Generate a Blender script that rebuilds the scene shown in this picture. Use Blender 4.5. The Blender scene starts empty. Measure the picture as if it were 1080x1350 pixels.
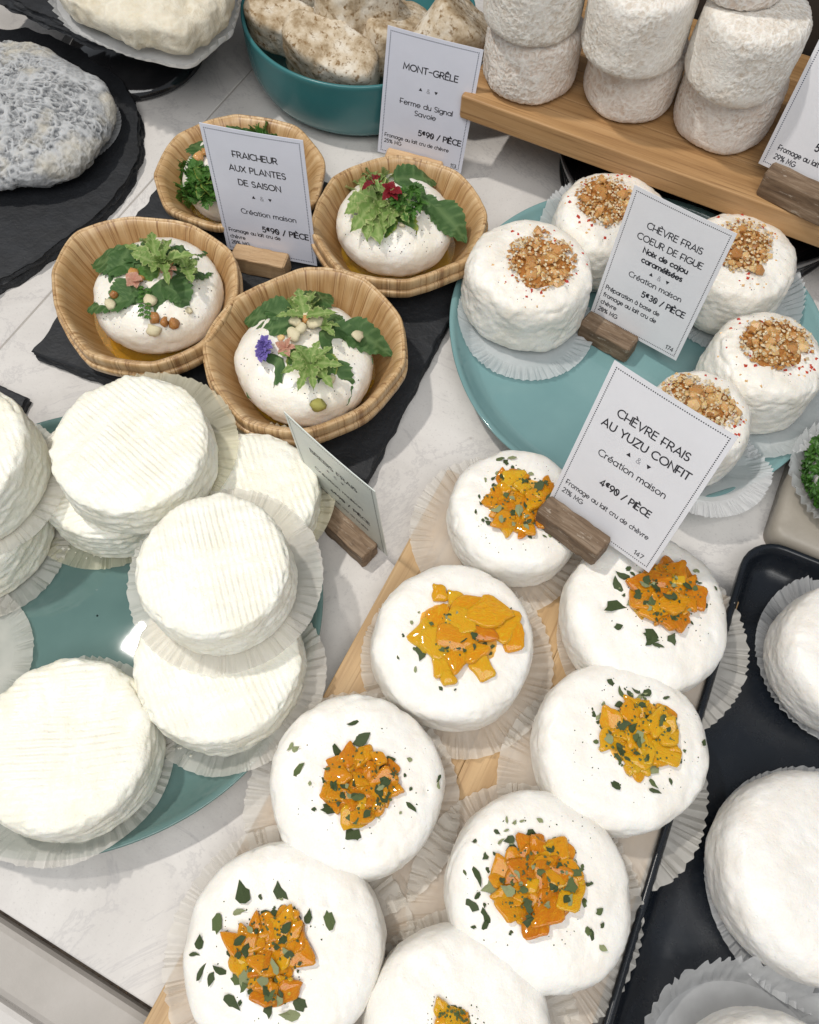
import bpy, math, random
import numpy as np
from mathutils import Vector, Matrix
from mathutils.bvhtree import BVHTree
random.seed(7)
rng = np.random.default_rng(7)
PI = math.pi
sc = bpy.context.scene
COL = sc.collection

# ------------------------------------------------------------ camera
H = 0.40
PITCH, ROLL = math.radians(65.28), math.radians(3.45)
cp, sp, cr, sr = math.cos(PITCH), math.sin(PITCH), math.cos(ROLL), math.sin(ROLL)
FW = Vector((0, cp, -sp)); UP0 = Vector((0, sp, cp)); RT0 = Vector((1, 0, 0))
CX = cr * RT0 + sr * UP0
CY = -sr * RT0 + cr * UP0
CAMPOS = Vector((0, 0, H))
cam_d = bpy.data.cameras.new('camera'); cam = bpy.data.objects.new('camera', cam_d); COL.objects.link(cam)
cam_d.sensor_fit = 'HORIZONTAL'; cam_d.sensor_width = 36.0; cam_d.lens = 36.0
cam_d.clip_start = 0.01; cam_d.clip_end = 50
cam.matrix_world = Matrix(((CX.x, CY.x, -FW.x, 0), (CX.y, CY.y, -FW.y, 0), (CX.z, CY.z, -FW.z, H), (0, 0, 0, 1)))
sc.camera = cam

# ------------------------------------------------------------ light
w = bpy.data.worlds.new("World"); sc.world = w; w.use_nodes = True
w.node_tree.nodes['Background'].inputs[0].default_value = (0.88, 0.93, 1.0, 1)
w.node_tree.nodes['Background'].inputs[1].default_value = 0.31
def area(name, loc, target, size, power, col):
    d = bpy.data.lights.new(name, 'AREA'); d.shape = 'RECTANGLE'; d.size = size[0]; d.size_y = size[1]
    d.energy = power; d.color = col
    o = bpy.data.objects.new(name, d); COL.objects.link(o); o.location = loc
    o.rotation_euler = (Vector(target) - Vector(loc)).to_track_quat('-Z', 'Y').to_euler(); return o
area('display_lamp', (-0.53, 0.43, 1.25), (0.0, 0.18, 0), (0.06, 0.035), 7.8, (1.0, 0.95, 0.88))
area('soft_fill', (0.0, -0.48, 1.40), (0.02, 0.2, 0), (1.3, 0.7), 12.0, (1.0, 0.985, 0.96))  # unseen broad fill, added to lighten the cards and cheese sides
sc.view_settings.view_transform = 'Standard'; sc.view_settings.look = 'None'
sc.view_settings.exposure = 0.22; sc.view_settings.gamma = 1.0

# ------------------------------------------------------------ helpers
def ray(px, py):
    x = (px - 540) / 1080.0; y = -(py - 675) / 1080.0
    return (CX * x + CY * y + FW).normalized()
def at(px, py, z=0.0):
    """point of the place at height z seen at this spot of the photograph"""
    d = ray(px, py); return CAMPOS + d * ((z - H) / d.z)
def sstep(a, b, x):
    t = np.clip((x - a) / (b - a), 0, 1); return t * t * (3 - 2 * t)
def vnoise(P, seed=0):
    P = np.asarray(P, float) + 1000.0
    i = np.floor(P).astype(np.int64); f = P - i; f = f * f * (3 - 2 * f)
    def h(a, b, c):
        n = (a * 374761393 + b * 668265263 + c * 2147483647 + seed * 1274126177) & 0xFFFFFFFF
        n = ((n ^ (n >> 13)) * 1274126177) & 0xFFFFFFFF
        n = ((n ^ (n >> 16)) * 2246822519) & 0xFFFFFFFF
        return ((n ^ (n >> 15)) & 0xFFFFFF) / float(0x7FFFFF) - 1.0
    x, y, z = i.T; fx, fy, fz = f.T
    def l(a, b, t): return a + (b - a) * t
    return l(l(l(h(x, y, z), h(x + 1, y, z), fx), l(h(x, y + 1, z), h(x + 1, y + 1, z), fx), fy),
             l(l(h(x, y, z + 1), h(x + 1, y, z + 1), fx), l(h(x, y + 1, z + 1), h(x + 1, y + 1, z + 1), fx), fy), fz)
def fbm(P, s, seed=0, o=3):
    r = 0; a = 1.0; t = 0
    for k in range(o):
        r = r + a * vnoise(np.asarray(P) * s, seed + k * 17); t += a; a *= .5; s *= 2.03
    return r / t
def mesh(name, V, F, smooth=True, mat=None, attrs=None, uv=None):
    me = bpy.data.meshes.new(name)
    me.from_pydata([tuple(v) for v in (V.tolist() if isinstance(V, np.ndarray) else V)], [], [tuple(f) for f in (F.tolist() if isinstance(F, np.ndarray) else F)])
    if smooth: me.polygons.foreach_set('use_smooth', [True] * len(me.polygons))
    for k, a in (attrs or {}).items():
        at_ = me.attributes.new(k, 'FLOAT', 'POINT'); at_.data.foreach_set('value', np.asarray(a, np.float32))
    if uv is not None:
        L = me.uv_layers.new(name='UVMap'); idx = np.empty(len(me.loops), np.int32); me.loops.foreach_get('vertex_index', idx)
        L.data.foreach_set('uv', np.asarray(uv, np.float32)[idx].ravel())
    if mat: me.materials.append(mat)
    me.update(); return me
def add(name, me, parent=None, loc=(0, 0, 0), rot=None, scale=None, label=None, cat=None, group=None, kind=None):
    o = bpy.data.objects.new(name, me); COL.objects.link(o)
    if parent is not None: o.parent = parent
    o.location = loc
    if rot is not None: o.rotation_euler = rot
    if scale is not None: o.scale = scale
    if label: o['label'] = label
    if cat: o['category'] = cat
    if group: o['group'] = group
    if kind: o['kind'] = kind
    return o
def grid_faces(nu, nv, closed_u=True):
    F = []
    for j in range(nv - 1):
        a = np.arange(nu if closed_u else nu - 1); b = (a + 1) % nu
        F.append(np.stack([j * nu + a, j * nu + b, (j + 1) * nu + b, (j + 1) * nu + a], 1))
    return np.concatenate(F)
def lathe(prof, n=96):
    prof = np.array(prof, float); t = np.linspace(0, 2 * PI, n, endpoint=False)
    V = np.concatenate([np.c_[r * np.cos(t), r * np.sin(t), np.full(n, z)] for r, z in prof])
    return V, grid_faces(n, len(prof))
def smoothprof(pts, k=6):
    pts = np.array(pts, float); P = np.vstack([2 * pts[0] - pts[1], pts, 2 * pts[-1] - pts[-2]]); out = []
    for i in range(1, len(P) - 2):
        for t in np.linspace(0, 1, k, endpoint=False):
            a, b, c, d = P[i - 1:i + 3]
            out.append(.5 * ((2 * b) + (-a + c) * t + (2 * a - 5 * b + 4 * c - d) * t * t + (-a + 3 * b - 3 * c + d) * t ** 3))
    out.append(pts[-1]); return np.array(out)
def smoothclosed(pts, n):
    pts = np.array(pts, float); m = len(pts); out = []
    for i in range(m):
        a, b, c, d = pts[(i - 1) % m], pts[i], pts[(i + 1) % m], pts[(i + 2) % m]
        for t in np.linspace(0, 1, 12, endpoint=False):
            out.append(.5 * ((2 * b) + (-a + c) * t + (2 * a - 5 * b + 4 * c - d) * t * t + (-a + 3 * b - 3 * c + d) * t ** 3))
    return resample(np.array(out), n)
def resample(P, n):
    Q = np.vstack([P, P[:1]]); d = np.r_[0, np.cumsum(np.linalg.norm(np.diff(Q, axis=0), axis=1))]
    s = np.linspace(0, d[-1], n, endpoint=False)
    return np.stack([np.interp(s, d, Q[:, k]) for k in range(P.shape[1])], 1)

# ------------------------------------------------------------ materials
def newmat(name):
    m = bpy.data.materials.new(name); m.use_nodes = True; nt = m.node_tree; return m, nt, nt.nodes['Principled BSDF']
def N(nt, t, **k):
    n = nt.nodes.new(t)
    for a, b in k.items():
        if a.startswith('i_'): n.inputs[a[2:].replace('_', ' ')].default_value = b
        else: setattr(n, a, b)
    return n
def coords(nt, kind='Object', scale=(1, 1, 1), rot=(0, 0, 0)):
    tc = N(nt, 'ShaderNodeTexCoord'); mp = N(nt, 'ShaderNodeMapping'); mp.inputs['Scale'].default_value = scale; mp.inputs['Rotation'].default_value = rot
    nt.links.new(tc.outputs[kind], mp.inputs[0]); return mp.outputs[0]
def noise(nt, co, scale, detail=4, rough=.55, dist=0):
    n = N(nt, 'ShaderNodeTexNoise'); n.inputs['Scale'].default_value = scale; n.inputs['Detail'].default_value = detail
    n.inputs['Roughness'].default_value = rough; n.inputs['Distortion'].default_value = dist
    nt.links.new(co, n.inputs['Vector']); return n.outputs['Fac']
def ramp(nt, fac, stops):
    r = N(nt, 'ShaderNodeValToRGB'); e = r.color_ramp.elements
    while len(e) < len(stops): e.new(.5)
    for i, (p, c) in enumerate(stops):
        e[i].position = p; e[i].color = (*c, 1) if len(c) == 3 else c
    nt.links.new(fac, r.inputs[0]); return r.outputs[0]
def mixc(nt, fac, a, b, mode='MIX'):
    m = N(nt, 'ShaderNodeMix'); m.data_type = 'RGBA'; m.blend_type = mode
    for s, v in ((0, fac), (6, a), (7, b)):
        if isinstance(v, (int, float)): m.inputs[s].default_value = v
        elif isinstance(v, tuple): m.inputs[s].default_value = (*v, 1)
        else: nt.links.new(v, m.inputs[s])
    return m.outputs[2]
def bump(nt, h, dist, strength=1.0, prev=None):
    b = N(nt, 'ShaderNodeBump'); b.inputs['Distance'].default_value = dist; b.inputs['Strength'].default_value = strength
    nt.links.new(h, b.inputs['Height'])
    if prev is not None: nt.links.new(prev, b.inputs['Normal'])
    return b.outputs[0]
def setp(nt, b, **k):
    for a, v in k.items():
        s = b.inputs[a.replace('_', ' ')]
        if isinstance(v, (int, float)): s.default_value = v
        elif isinstance(v, tuple): s.default_value = (*v, 1) if len(v) == 3 and s.type == 'RGBA' else v
        else: nt.links.new(v, s)
def attr(nt, name):
    a = N(nt, 'ShaderNodeAttribute'); a.attribute_name = name; return a.outputs['Fac']
def sss(b, w_, r, sc_=.004):
    b.inputs['Subsurface Weight'].default_value = w_; b.inputs['Subsurface Radius'].default_value = r; b.inputs['Subsurface Scale'].default_value = sc_

def m_fresh(name, c0, c1, rough=.42, b1=.0006, coat=.15, fine=900):
    m, nt, b = newmat(name); co = coords(nt)
    setp(nt, b, Base_Color=ramp(nt, noise(nt, co, 60, 4), [(.3, c1), (.62, c0)]), Roughness=rough, Coat_Weight=coat, Coat_Roughness=.25)
    n1 = bump(nt, noise(nt, co, 230, 5, .6), b1, .8)
    n2 = bump(nt, noise(nt, co, fine, 4, .6), b1 * .3, .7, n1)
    v = N(nt, 'ShaderNodeTexVoronoi'); v.inputs['Scale'].default_value = 240; nt.links.new(co, v.inputs['Vector'])
    pit = ramp(nt, v.outputs['Distance'], [(.06, (0, 0, 0)), (.14, (1, 1, 1))])
    nt.links.new(bump(nt, pit, .00022, .5, n2), b.inputs['Normal'])
    sss(b, .22, (1.0, .75, .5), .0012); return m
M = {}
M['yuzu'] = m_fresh('fresh_goat_cheese', (.86, .84, .79), (.81, .765, .69))
M['fig'] = m_fresh('fig_goat_cheese', (.86, .835, .775), (.79, .74, .65), b1=.0008)
M['ewe'] = m_fresh('ewe_cheese', (.85, .84, .755), (.81, .775, .645), b1=.0010, coat=.2)
M['plain'] = m_fresh('plain_goat_cheese', (.85, .83, .79), (.79, .745, .68), b1=.0007)
M['herbed'] = m_fresh('herbed_goat_cheese', (.86, .83, .765), (.80, .74, .62), b1=.0007, coat=.3)

def m_rind(name, hi, lo, spot):
    m, nt, b = newmat(name); co = coords(nt); wr = attr(nt, 'wrinkle')
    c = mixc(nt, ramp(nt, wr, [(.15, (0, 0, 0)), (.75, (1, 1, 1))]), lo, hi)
    c = mixc(nt, ramp(nt, noise(nt, co, 55, 5, .6), [(.52, (0, 0, 0)), (.72, (.8, .8, .8))]), c, spot)
    c = mixc(nt, ramp(nt, noise(nt, co, 320, 3), [(.3, (.75, .75, .75)), (.7, (0, 0, 0))]), c, tuple(x * .93 for x in hi))
    setp(nt, b, Base_Color=c, Roughness=.85)
    n1 = bump(nt, noise(nt, co, 420, 5, .6, 1.2), .0006, .9)
    nt.links.new(bump(nt, noise(nt, co, 1500, 3), .00015, .8, n1), b.inputs['Normal'])
    sss(b, .12, (1, .7, .5), .002); return m
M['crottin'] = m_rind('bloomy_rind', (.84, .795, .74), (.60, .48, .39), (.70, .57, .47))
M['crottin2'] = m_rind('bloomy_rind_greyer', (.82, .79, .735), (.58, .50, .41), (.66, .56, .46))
M['ash'] = m_rind('ash_rind', (.48, .49, .50), (.035, .04, .048), (.12, .125, .13))
_nt = M['ash'].node_tree; _b = _nt.nodes['Principled BSDF']; _l = _b.inputs['Base Color'].links[0].from_socket; _co = coords(_nt)
_nt.links.new(mixc(_nt, ramp(_nt, noise(_nt, _co, 26, 4, .6), [(.56, (0, 0, 0)), (.68, (.6, .6, .6))]), _l, (.60, .55, .44)), _b.inputs['Base Color'])
M['washed'] = m_rind('creamy_rind', (.74, .69, .57), (.60, .53, .40), (.62, .53, .36))

def m_tomme():
    m, nt, b = newmat('mottled_rind'); co = coords(nt); wr = attr(nt, 'wrinkle')
    c = ramp(nt, noise(nt, co, 45, 5, .65), [(.34, (.25, .16, .07)), (.47, (.55, .45, .32)), (.6, (.72, .66, .56))])
    c = mixc(nt, ramp(nt, noise(nt, co, 260, 5, .7), [(.36, (1, 1, 1)), (.47, (0, 0, 0))]), c, (.22, .13, .05))
    c = mixc(nt, ramp(nt, wr, [(.0, (.8, .8, .8)), (.25, (0, 0, 0))]), c, (.10, .09, .085))  # darker low down: ash, with shade painted into the colour too
    setp(nt, b, Base_Color=c, Roughness=.85)
    nt.links.new(bump(nt, noise(nt, co, 330, 6, .7), .0008, .9), b.inputs['Normal']); return m
M['tomme'] = m_tomme()

def m_marble():
    m, nt, b = newmat('marble'); co = coords(nt)
    c = ramp(nt, noise(nt, co, 9, 6, .62, .6), [(.28, (.50, .475, .45)), (.5, (.64, .615, .59)), (.72, (.73, .705, .68))])
    v = ramp(nt, noise(nt, co, 7, 7, .7, 1.6), [(.485, (0, 0, 0)), (.5, (1, 1, 1)), (.515, (0, 0, 0))])
    c = mixc(nt, mixc(nt, .34, (0, 0, 0), v), c, (.36, .345, .35))
    c = mixc(nt, ramp(nt, noise(nt, co, 60, 6, .7), [(.25, (.55, .55, .55)), (.42, (0, 0, 0))]), c, (.42, .40, .40))
    c = mixc(nt, ramp(nt, noise(nt, co, 700, 3, .6), [(.25, (.5, .5, .5)), (.42, (0, 0, 0))]), c, (.40, .38, .37))
    c = mixc(nt, ramp(nt, noise(nt, coords(nt, 'Object', (1, 1, 1), (0, 0, 1)), 48, 2, .5), [(.735, (0, 0, 0)), (.76, (.8, .8, .8))]), c, (.30, .24, .18))
    setp(nt, b, Base_Color=c, Roughness=ramp(nt, noise(nt, co, 120, 4), [(.3, (.28, .28, .28)), (.7, (.45, .45, .45))]))
    nt.links.new(bump(nt, noise(nt, co, 800, 4), .0001, .6), b.inputs['Normal']); return m
M['marble'] = m_marble()
def m_simple(name, c0, c1, scale=80, rough=.6, bd=0, bs=300, metal=0, coat=0, r2=None, sc3=(1, 1, 1), rot=(0, 0, 0)):
    m, nt, b = newmat(name); co = coords(nt, 'Object', sc3, rot); n = noise(nt, co, scale, 5, .6)
    setp(nt, b, Base_Color=ramp(nt, n, [(.3, c0), (.7, c1)]), Metallic=metal, Coat_Weight=coat, Coat_Roughness=.1)
    if r2 is None: setp(nt, b, Roughness=rough)
    else: setp(nt, b, Roughness=ramp(nt, noise(nt, co, 150, 4), [(.3, (rough,) * 3), (.7, (r2,) * 3)]))
    if bd: nt.links.new(bump(nt, noise(nt, co, bs, 6, .65), bd, .9), b.inputs['Normal'])
    return m
M['ledge'] = m_simple('ledge_stone', (.34, .315, .285), (.42, .39, .36), 30, .38, .0001, 900, r2=.5)
M['ledge_pale'] = m_simple('ledge_pale', (.52, .495, .47), (.62, .60, .575), 25, .35, .0001, 900, r2=.5)
M['groove'] = m_simple('dark_groove', (.03, .022, .018), (.10, .08, .06), 300, .9, .0004, 900)
M['black'] = m_simple('black_lacquer', (.004, .006, .010), (.006, .009, .014), 60, .22, .00004, 1500, r2=.3)
M['stone_tray'] = m_simple('taupe_stone', (.30, .27, .225), (.37, .335, .285), 60, .35, .0001, 1200, r2=.5)
M['glass'] = m_simple('smoked_glass', (.012, .012, .014), (.03, .03, .032), 20, .08, coat=.5)
M['dark'] = m_simple('dark_backdrop', (.02, .016, .013), (.04, .032, .026), 20, .7)
def m_slate():
    m, nt, b = newmat('slate'); co = coords(nt)
    c = ramp(nt, noise(nt, co, 70, 6, .7), [(.3, (.007, .008, .010)), (.62, (.015, .017, .021)), (.8, (.034, .036, .042))])
    c = mixc(nt, ramp(nt, noise(nt, co, 900, 3), [(.7, (0, 0, 0)), (.78, (.7, .7, .7))]), c, (.14, .145, .16))
    c = mixc(nt, ramp(nt, noise(nt, coords(nt, 'Object', (30, 300, 60), (0, 0, .7)), 1.0, 4), [(.68, (0, 0, 0)), (.76, (.35, .35, .35))]), c, (.11, .115, .125))
    setp(nt, b, Base_Color=c, Roughness=.62)
    n1 = bump(nt, noise(nt, co, 90, 6, .6, .4), .0011, .8)
    nt.links.new(bump(nt, noise(nt, coords(nt, 'Object', (1, 1, 6)), 500, 4), .0003, .8, n1), b.inputs['Normal']); return m
M['slate'] = m_slate()
def m_glaze(name, c0, c1, rough=.12):
    m, nt, b = newmat(name); co = coords(nt)
    c = ramp(nt, noise(nt, co, 14, 4, .6), [(.3, c0), (.7, c1)])
    c = mixc(nt, ramp(nt, noise(nt, co, 900, 2), [(.72, (0, 0, 0)), (.8, (.35, .35, .35))]), c, tuple(x * .6 for x in c0))
    setp(nt, b, Base_Color=c, Roughness=ramp(nt, noise(nt, co, 40, 5), [(.35, (rough,) * 3), (.7, (rough + .02,) * 3)]))
    nt.links.new(bump(nt, noise(nt, co, 40, 2), .00003, .4), b.inputs['Normal']); return m
M['plate_r'] = m_glaze('turquoise_glaze', (.155, .285, .292), (.20, .345, .35), .10)
M['plate_l'] = m_glaze('sage_turquoise_glaze', (.085, .155, .146), (.120, .205, .193), .012)  # greyer green glaze, with the shade over this plate put into its tone
M['bowl'] = m_glaze('teal_glaze', (.035, .155, .165), (.05, .185, .195), .25)
def m_wood(name, a, b_, c_, L=(6, 90, 90), rough=.5, dark=(.10, .055, .025), fine=(14, 700, 700)):
    m, nt, b = newmat(name)
    n1 = noise(nt, coords(nt, 'Object', L), 1.0, 6, .6, .5)
    c = ramp(nt, n1, [(.28, a), (.5, b_), (.72, c_)])
    n2 = noise(nt, coords(nt, 'Object', fine), 1.0, 3, .6)
    c = mixc(nt, ramp(nt, n2, [(.3, (.6, .6, .6)), (.46, (0, 0, 0))]), c, dark)
    oi = N(nt, 'ShaderNodeObjectInfo'); hs = N(nt, 'ShaderNodeHueSaturation')
    mr = N(nt, 'ShaderNodeMapRange'); mr.inputs[3].default_value = .82; mr.inputs[4].default_value = 1.12
    nt.links.new(oi.outputs['Random'], mr.inputs[0]); nt.links.new(mr.outputs[0], hs.inputs['Value']); nt.links.new(c, hs.inputs['Color'])
    fc = hs.outputs[0]
    if name == 'driftwood': fc = mixc(nt, ramp(nt, noise(nt, coords(nt, 'Object', (140, 420, 420)), 1.0, 4, .7), [(.60, (0, 0, 0)), (.70, (.75, .75, .75))]), fc, (.42, .36, .29))
    setp(nt, b, Base_Color=fc, Roughness=rough)
    nt.links.new(bump(nt, n2, .0002, .8), b.inputs['Normal']); return m
M['bamboo'] = m_wood('bamboo', (.36, .22, .10), (.47, .31, .155), (.56, .39, .21), dark=(.24, .125, .045))
M['bamboo_dark'] = m_wood('bamboo_top', (.26, .14, .055), (.38, .22, .095), (.47, .29, .14), dark=(.15, .07, .025))
M['block'] = m_wood('driftwood', (.085, .05, .028), (.17, .11, .065), (.30, .22, .15), (40, 260, 260), .7, (.05, .03, .016), (60, 1500, 1500))
M['block_pale'] = m_wood('pale_wood', (.40, .24, .12), (.52, .34, .18), (.62, .43, .25), (30, 260, 260), .6, (.25, .13, .06), (50, 1500, 1500))
def m_veneer():
    m, nt, b = newmat('poplar_veneer'); co = coords(nt, 'UV', (1, 1, 1))
    uv1 = coords(nt, 'UV', (220, 16, 1)); uv2 = coords(nt, 'UV', (900, 30, 1))
    n1 = noise(nt, uv1, 1.0, 5, .6, .8)
    c = ramp(nt, n1, [(.28, (.31, .17, .07)), (.45, (.49, .31, .145)), (.7, (.64, .46, .26))])
    n2 = noise(nt, uv2, 1.0, 3)
    c = mixc(nt, ramp(nt, n2, [(.26, (.6, .6, .6)), (.42, (0, 0, 0))]), c, (.27, .13, .05))
    ln = noise(nt, coords(nt, 'UV', (150, 2.5, 1)), 1.0, 3, .6, .4)
    c = mixc(nt, ramp(nt, ln, [(.47, (0, 0, 0)), (.49, (.9, .9, .9)), (.51, (0, 0, 0))]), c, (.20, .09, .03))
    deep = attr(nt, 'oily')
    c = mixc(nt, mixc(nt, deep, (0, 0, 0), ramp(nt, noise(nt, coords(nt), 70, 4), [(.2, (.35, .35, .35)), (.6, (.9, .9, .9))])), c, (.27, .12, .015))
    setp(nt, b, Base_Color=c, Roughness=.45, Coat_Weight=.2, Coat_Roughness=.3)
    nt.links.new(bump(nt, n1, .0004, .8), b.inputs['Normal']); return m
M['veneer'] = m_veneer()
def m_paper(name, col, alpha, trans=.4):
    m, nt, b = newmat(name); co = coords(nt)
    setp(nt, b, Base_Color=ramp(nt, noise(nt, co, 70, 4), [(.3, tuple(x * .93 for x in col)), (.7, col)]), Roughness=.5)
    nt.links.new(bump(nt, noise(nt, co, 600, 4), .0001, .7), b.inputs['Normal'])
    tl = N(nt, 'ShaderNodeBsdfTranslucent'); tl.inputs[0].default_value = (*col, 1)
    tp = N(nt, 'ShaderNodeBsdfTransparent'); out = nt.nodes['Material Output']
    m1 = N(nt, 'ShaderNodeMixShader'); m1.inputs[0].default_value = trans
    nt.links.new(b.outputs[0], m1.inputs[1]); nt.links.new(tl.outputs[0], m1.inputs[2])
    m2 = N(nt, 'ShaderNodeMixShader')
    nt.links.new(ramp(nt, noise(nt, co, 55, 3), [(.3, (alpha - .12,) * 3), (.7, (alpha + .08,) * 3)]), m2.inputs[0])
    nt.links.new(tp.outputs[0], m2.inputs[1]); nt.links.new(m1.outputs[0], m2.inputs[2])
    nt.links.new(m2.outputs[0], out.inputs[0]); return m
M['paper'] = m_paper('greaseproof_paper', (.88, .85, .79), .68)
M['paper_wet'] = m_paper('whey_soaked_paper', (.84, .80, .62), .66)
M['paper_white'] = m_paper('white_pleated_paper', (.84, .85, .86), .82)
def m_leaf(name, col, edge, vein, rough=.4):
    m, nt, b = newmat(name); co = coords(nt)
    e = attr(nt, 'edge'); v = attr(nt, 'vein')
    c = mixc(nt, ramp(nt, noise(nt, co, 200, 4), [(.3, (0, 0, 0)), (.7, (1, 1, 1))]), tuple(x * .72 for x in col), tuple(min(1, x * 1.25) for x in col))
    c = mixc(nt, ramp(nt, e, [(.55, (0, 0, 0)), (.95, (1, 1, 1))]), c, edge)
    c = mixc(nt, ramp(nt, v, [(.5, (0, 0, 0)), (1, (.75, .75, .75))]), c, vein)
    setp(nt, b, Base_Color=c, Roughness=rough)
    n0 = bump(nt, v, .0004, .8)
    nt.links.new(bump(nt, noise(nt, co, 900, 4), .00025, .8, n0), b.inputs['Normal'])
    tl = N(nt, 'ShaderNodeBsdfTranslucent'); nt.links.new(c, tl.inputs[0]); out = nt.nodes['Material Output']
    ms = N(nt, 'ShaderNodeMixShader'); ms.inputs[0].default_value = .22
    nt.links.new(b.outputs[0], ms.inputs[1]); nt.links.new(tl.outputs[0], ms.inputs[2]); nt.links.new(ms.outputs[0], out.inputs[0]); return m
M['leaf'] = m_leaf('dark_leaf', (.055, .135, .032), (.075, .165, .045), (.17, .28, .10))
M['leaf_mid'] = m_leaf('mid_leaf', (.08, .20, .03), (.42, .44, .08), (.2, .32, .09))
M['leaf_pale'] = m_leaf('variegated_leaf', (.20, .33, .075), (.58, .62, .27), (.42, .52, .2))
M['parsley'] = m_leaf('parsley_leaf', (.05, .16, .02), (.09, .23, .03), (.14, .28, .06))
M['petal_purple'] = m_leaf('purple_petal', (.24, .18, .58), (.42, .36, .75), (.16, .11, .4))
M['petal_red'] = m_leaf('red_petal', (.28, .01, .02), (.4, .03, .04), (.2, .01, .02))
M['petal_pink'] = m_leaf('pink_petal', (.68, .38, .26), (.75, .55, .42), (.6, .25, .2))
for i, c in enumerate([(.045, .070, .020), (.095, .13, .042), (.27, .30, .15), (.06, .085, .032)]):
    M['herb%d' % i] = m_simple('dried_herb', tuple(x * .7 for x in c), tuple(x * 1.3 for x in c), 500, .75, .0002, 900)
def m_jelly(name, c0, c1, c2, tr=.25, rough=.16, scale=.003):
    m, nt, b = newmat(name); co = coords(nt)
    oi = N(nt, 'ShaderNodeObjectInfo')
    ad = N(nt, 'ShaderNodeMath', operation='MULTIPLY_ADD'); nt.links.new(noise(nt, co, 2.2 if 'yuzu' in name else 420, 5, .7, .5), ad.inputs[0]); ad.inputs[1].default_value = .5
    orr = N(nt, 'ShaderNodeMath', operation='MULTIPLY_ADD'); nt.links.new(oi.outputs['Random'], orr.inputs[0]); orr.inputs[1].default_value = .55; orr.inputs[2].default_value = .42
    nt.links.new(orr.outputs[0], ad.inputs[2])
    sb = N(nt, 'ShaderNodeMath', operation='SUBTRACT'); nt.links.new(ad.outputs[0], sb.inputs[0]); sb.inputs[1].default_value = .42
    c = ramp(nt, sb.outputs[0], [(.1, c0), (.5, c1), (.95, c2)])
    fb = noise(nt, coords(nt, 'Object', (1, 2.6, 1)), 5.5 if 'yuzu' in name else 500, 6, .75, 1.0)
    c = mixc(nt, ramp(nt, fb, [(.50, (0, 0, 0)), (.66, (.55, .55, .55))]), c, tuple(min(1, x * 1.15 + .10 * (k < 2)) for k, x in enumerate(c2)))
    setp(nt, b, Base_Color=c, Roughness=rough, Transmission_Weight=tr, IOR=1.4, Coat_Weight=.6, Coat_Roughness=.08)
    nt.links.new(bump(nt, fb, .12 if 'yuzu' in name else .0006, .6), b.inputs['Normal']); sss(b, .35, (1, .35, .06), scale); return m
M['confit'] = m_jelly('candied_yuzu', (.98, .34, .004), (1.0, .45, .008), (1.0, .57, .03), .0, .19, .0025)
M['confit_dark'] = m_jelly('candied_yuzu_amber', (.64, .17, .003), (.88, .30, .005), (.99, .44, .014), .0, .17, .0025)
M['nut'] = m_jelly('caramelised_nut', (.34, .12, .022), (.60, .29, .085), (.88, .66, .36), .0, .25)
M['nut_dark'] = m_jelly('burnt_nut', (.20, .07, .018), (.46, .20, .055), (.62, .33, .11), .0, .2)
M['sesame'] = m_simple('sesame', (.62, .48, .28), (.78, .68, .48), 600, .4)
M['chilli'] = m_simple('red_pepper_flake', (.40, .02, .01), (.55, .06, .02), 400, .5)
M['pepper'] = m_simple('ground_pepper', (.025, .016, .01), (.09, .055, .03), 600, .8)
M['stain'] = m_simple('caramel_drop', (.70, .40, .16), (.78, .50, .24), 300, .25, coat=.5)
M['bud'] = m_simple('pink_green_bud', (.55, .58, .30), (.80, .62, .50), 160, .4, .0002, 400)
M['pistachio'] = m_simple('pistachio', (.32, .30, .06), (.50, .46, .14), 300, .5, .0003, 500)
M['ink'] = m_simple('black_ink', (.012, .012, .018), (.02, .02, .028), 300, .5)
M['ink_blue'] = m_simple('blue_ink', (.015, .02, .06), (.03, .04, .10), 300, .5)
M['ink_grey'] = m_simple('grey_ink', (.25, .25, .28), (.33, .33, .36), 300, .5)
def m_card(name, c):
    m, nt, b = newmat(name); co = coords(nt)
    cc = ramp(nt, noise(nt, co, 60, 5, .6), [(.3, tuple(x * .95 for x in c)), (.7, c)])
    cc = mixc(nt, ramp(nt, noise(nt, co, 130, 2), [(.74, (0, 0, 0)), (.8, (.25, .25, .25))]), cc, (.45, .45, .48))
    setp(nt, b, Base_Color=cc, Roughness=.4, Coat_Weight=.3, Coat_Roughness=.25)
    nt.links.new(bump(nt, noise(nt, co, 40, 3), .0003, .4), b.inputs['Normal']); return m
M['card'] = m_card('laminated_card', (.72, .72, .75))
M['card_cool'] = m_card('laminated_card_cool', (.72, .74, .84))
M['card_green'] = m_card('laminated_card_greenish', (.62, .66, .62))
m, nt, b = newmat('olive_oil'); setp(nt, b, Base_Color=(.75, .45, .04), Roughness=.05, Transmission_Weight=.75, IOR=1.45); M['oil'] = m

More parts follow.
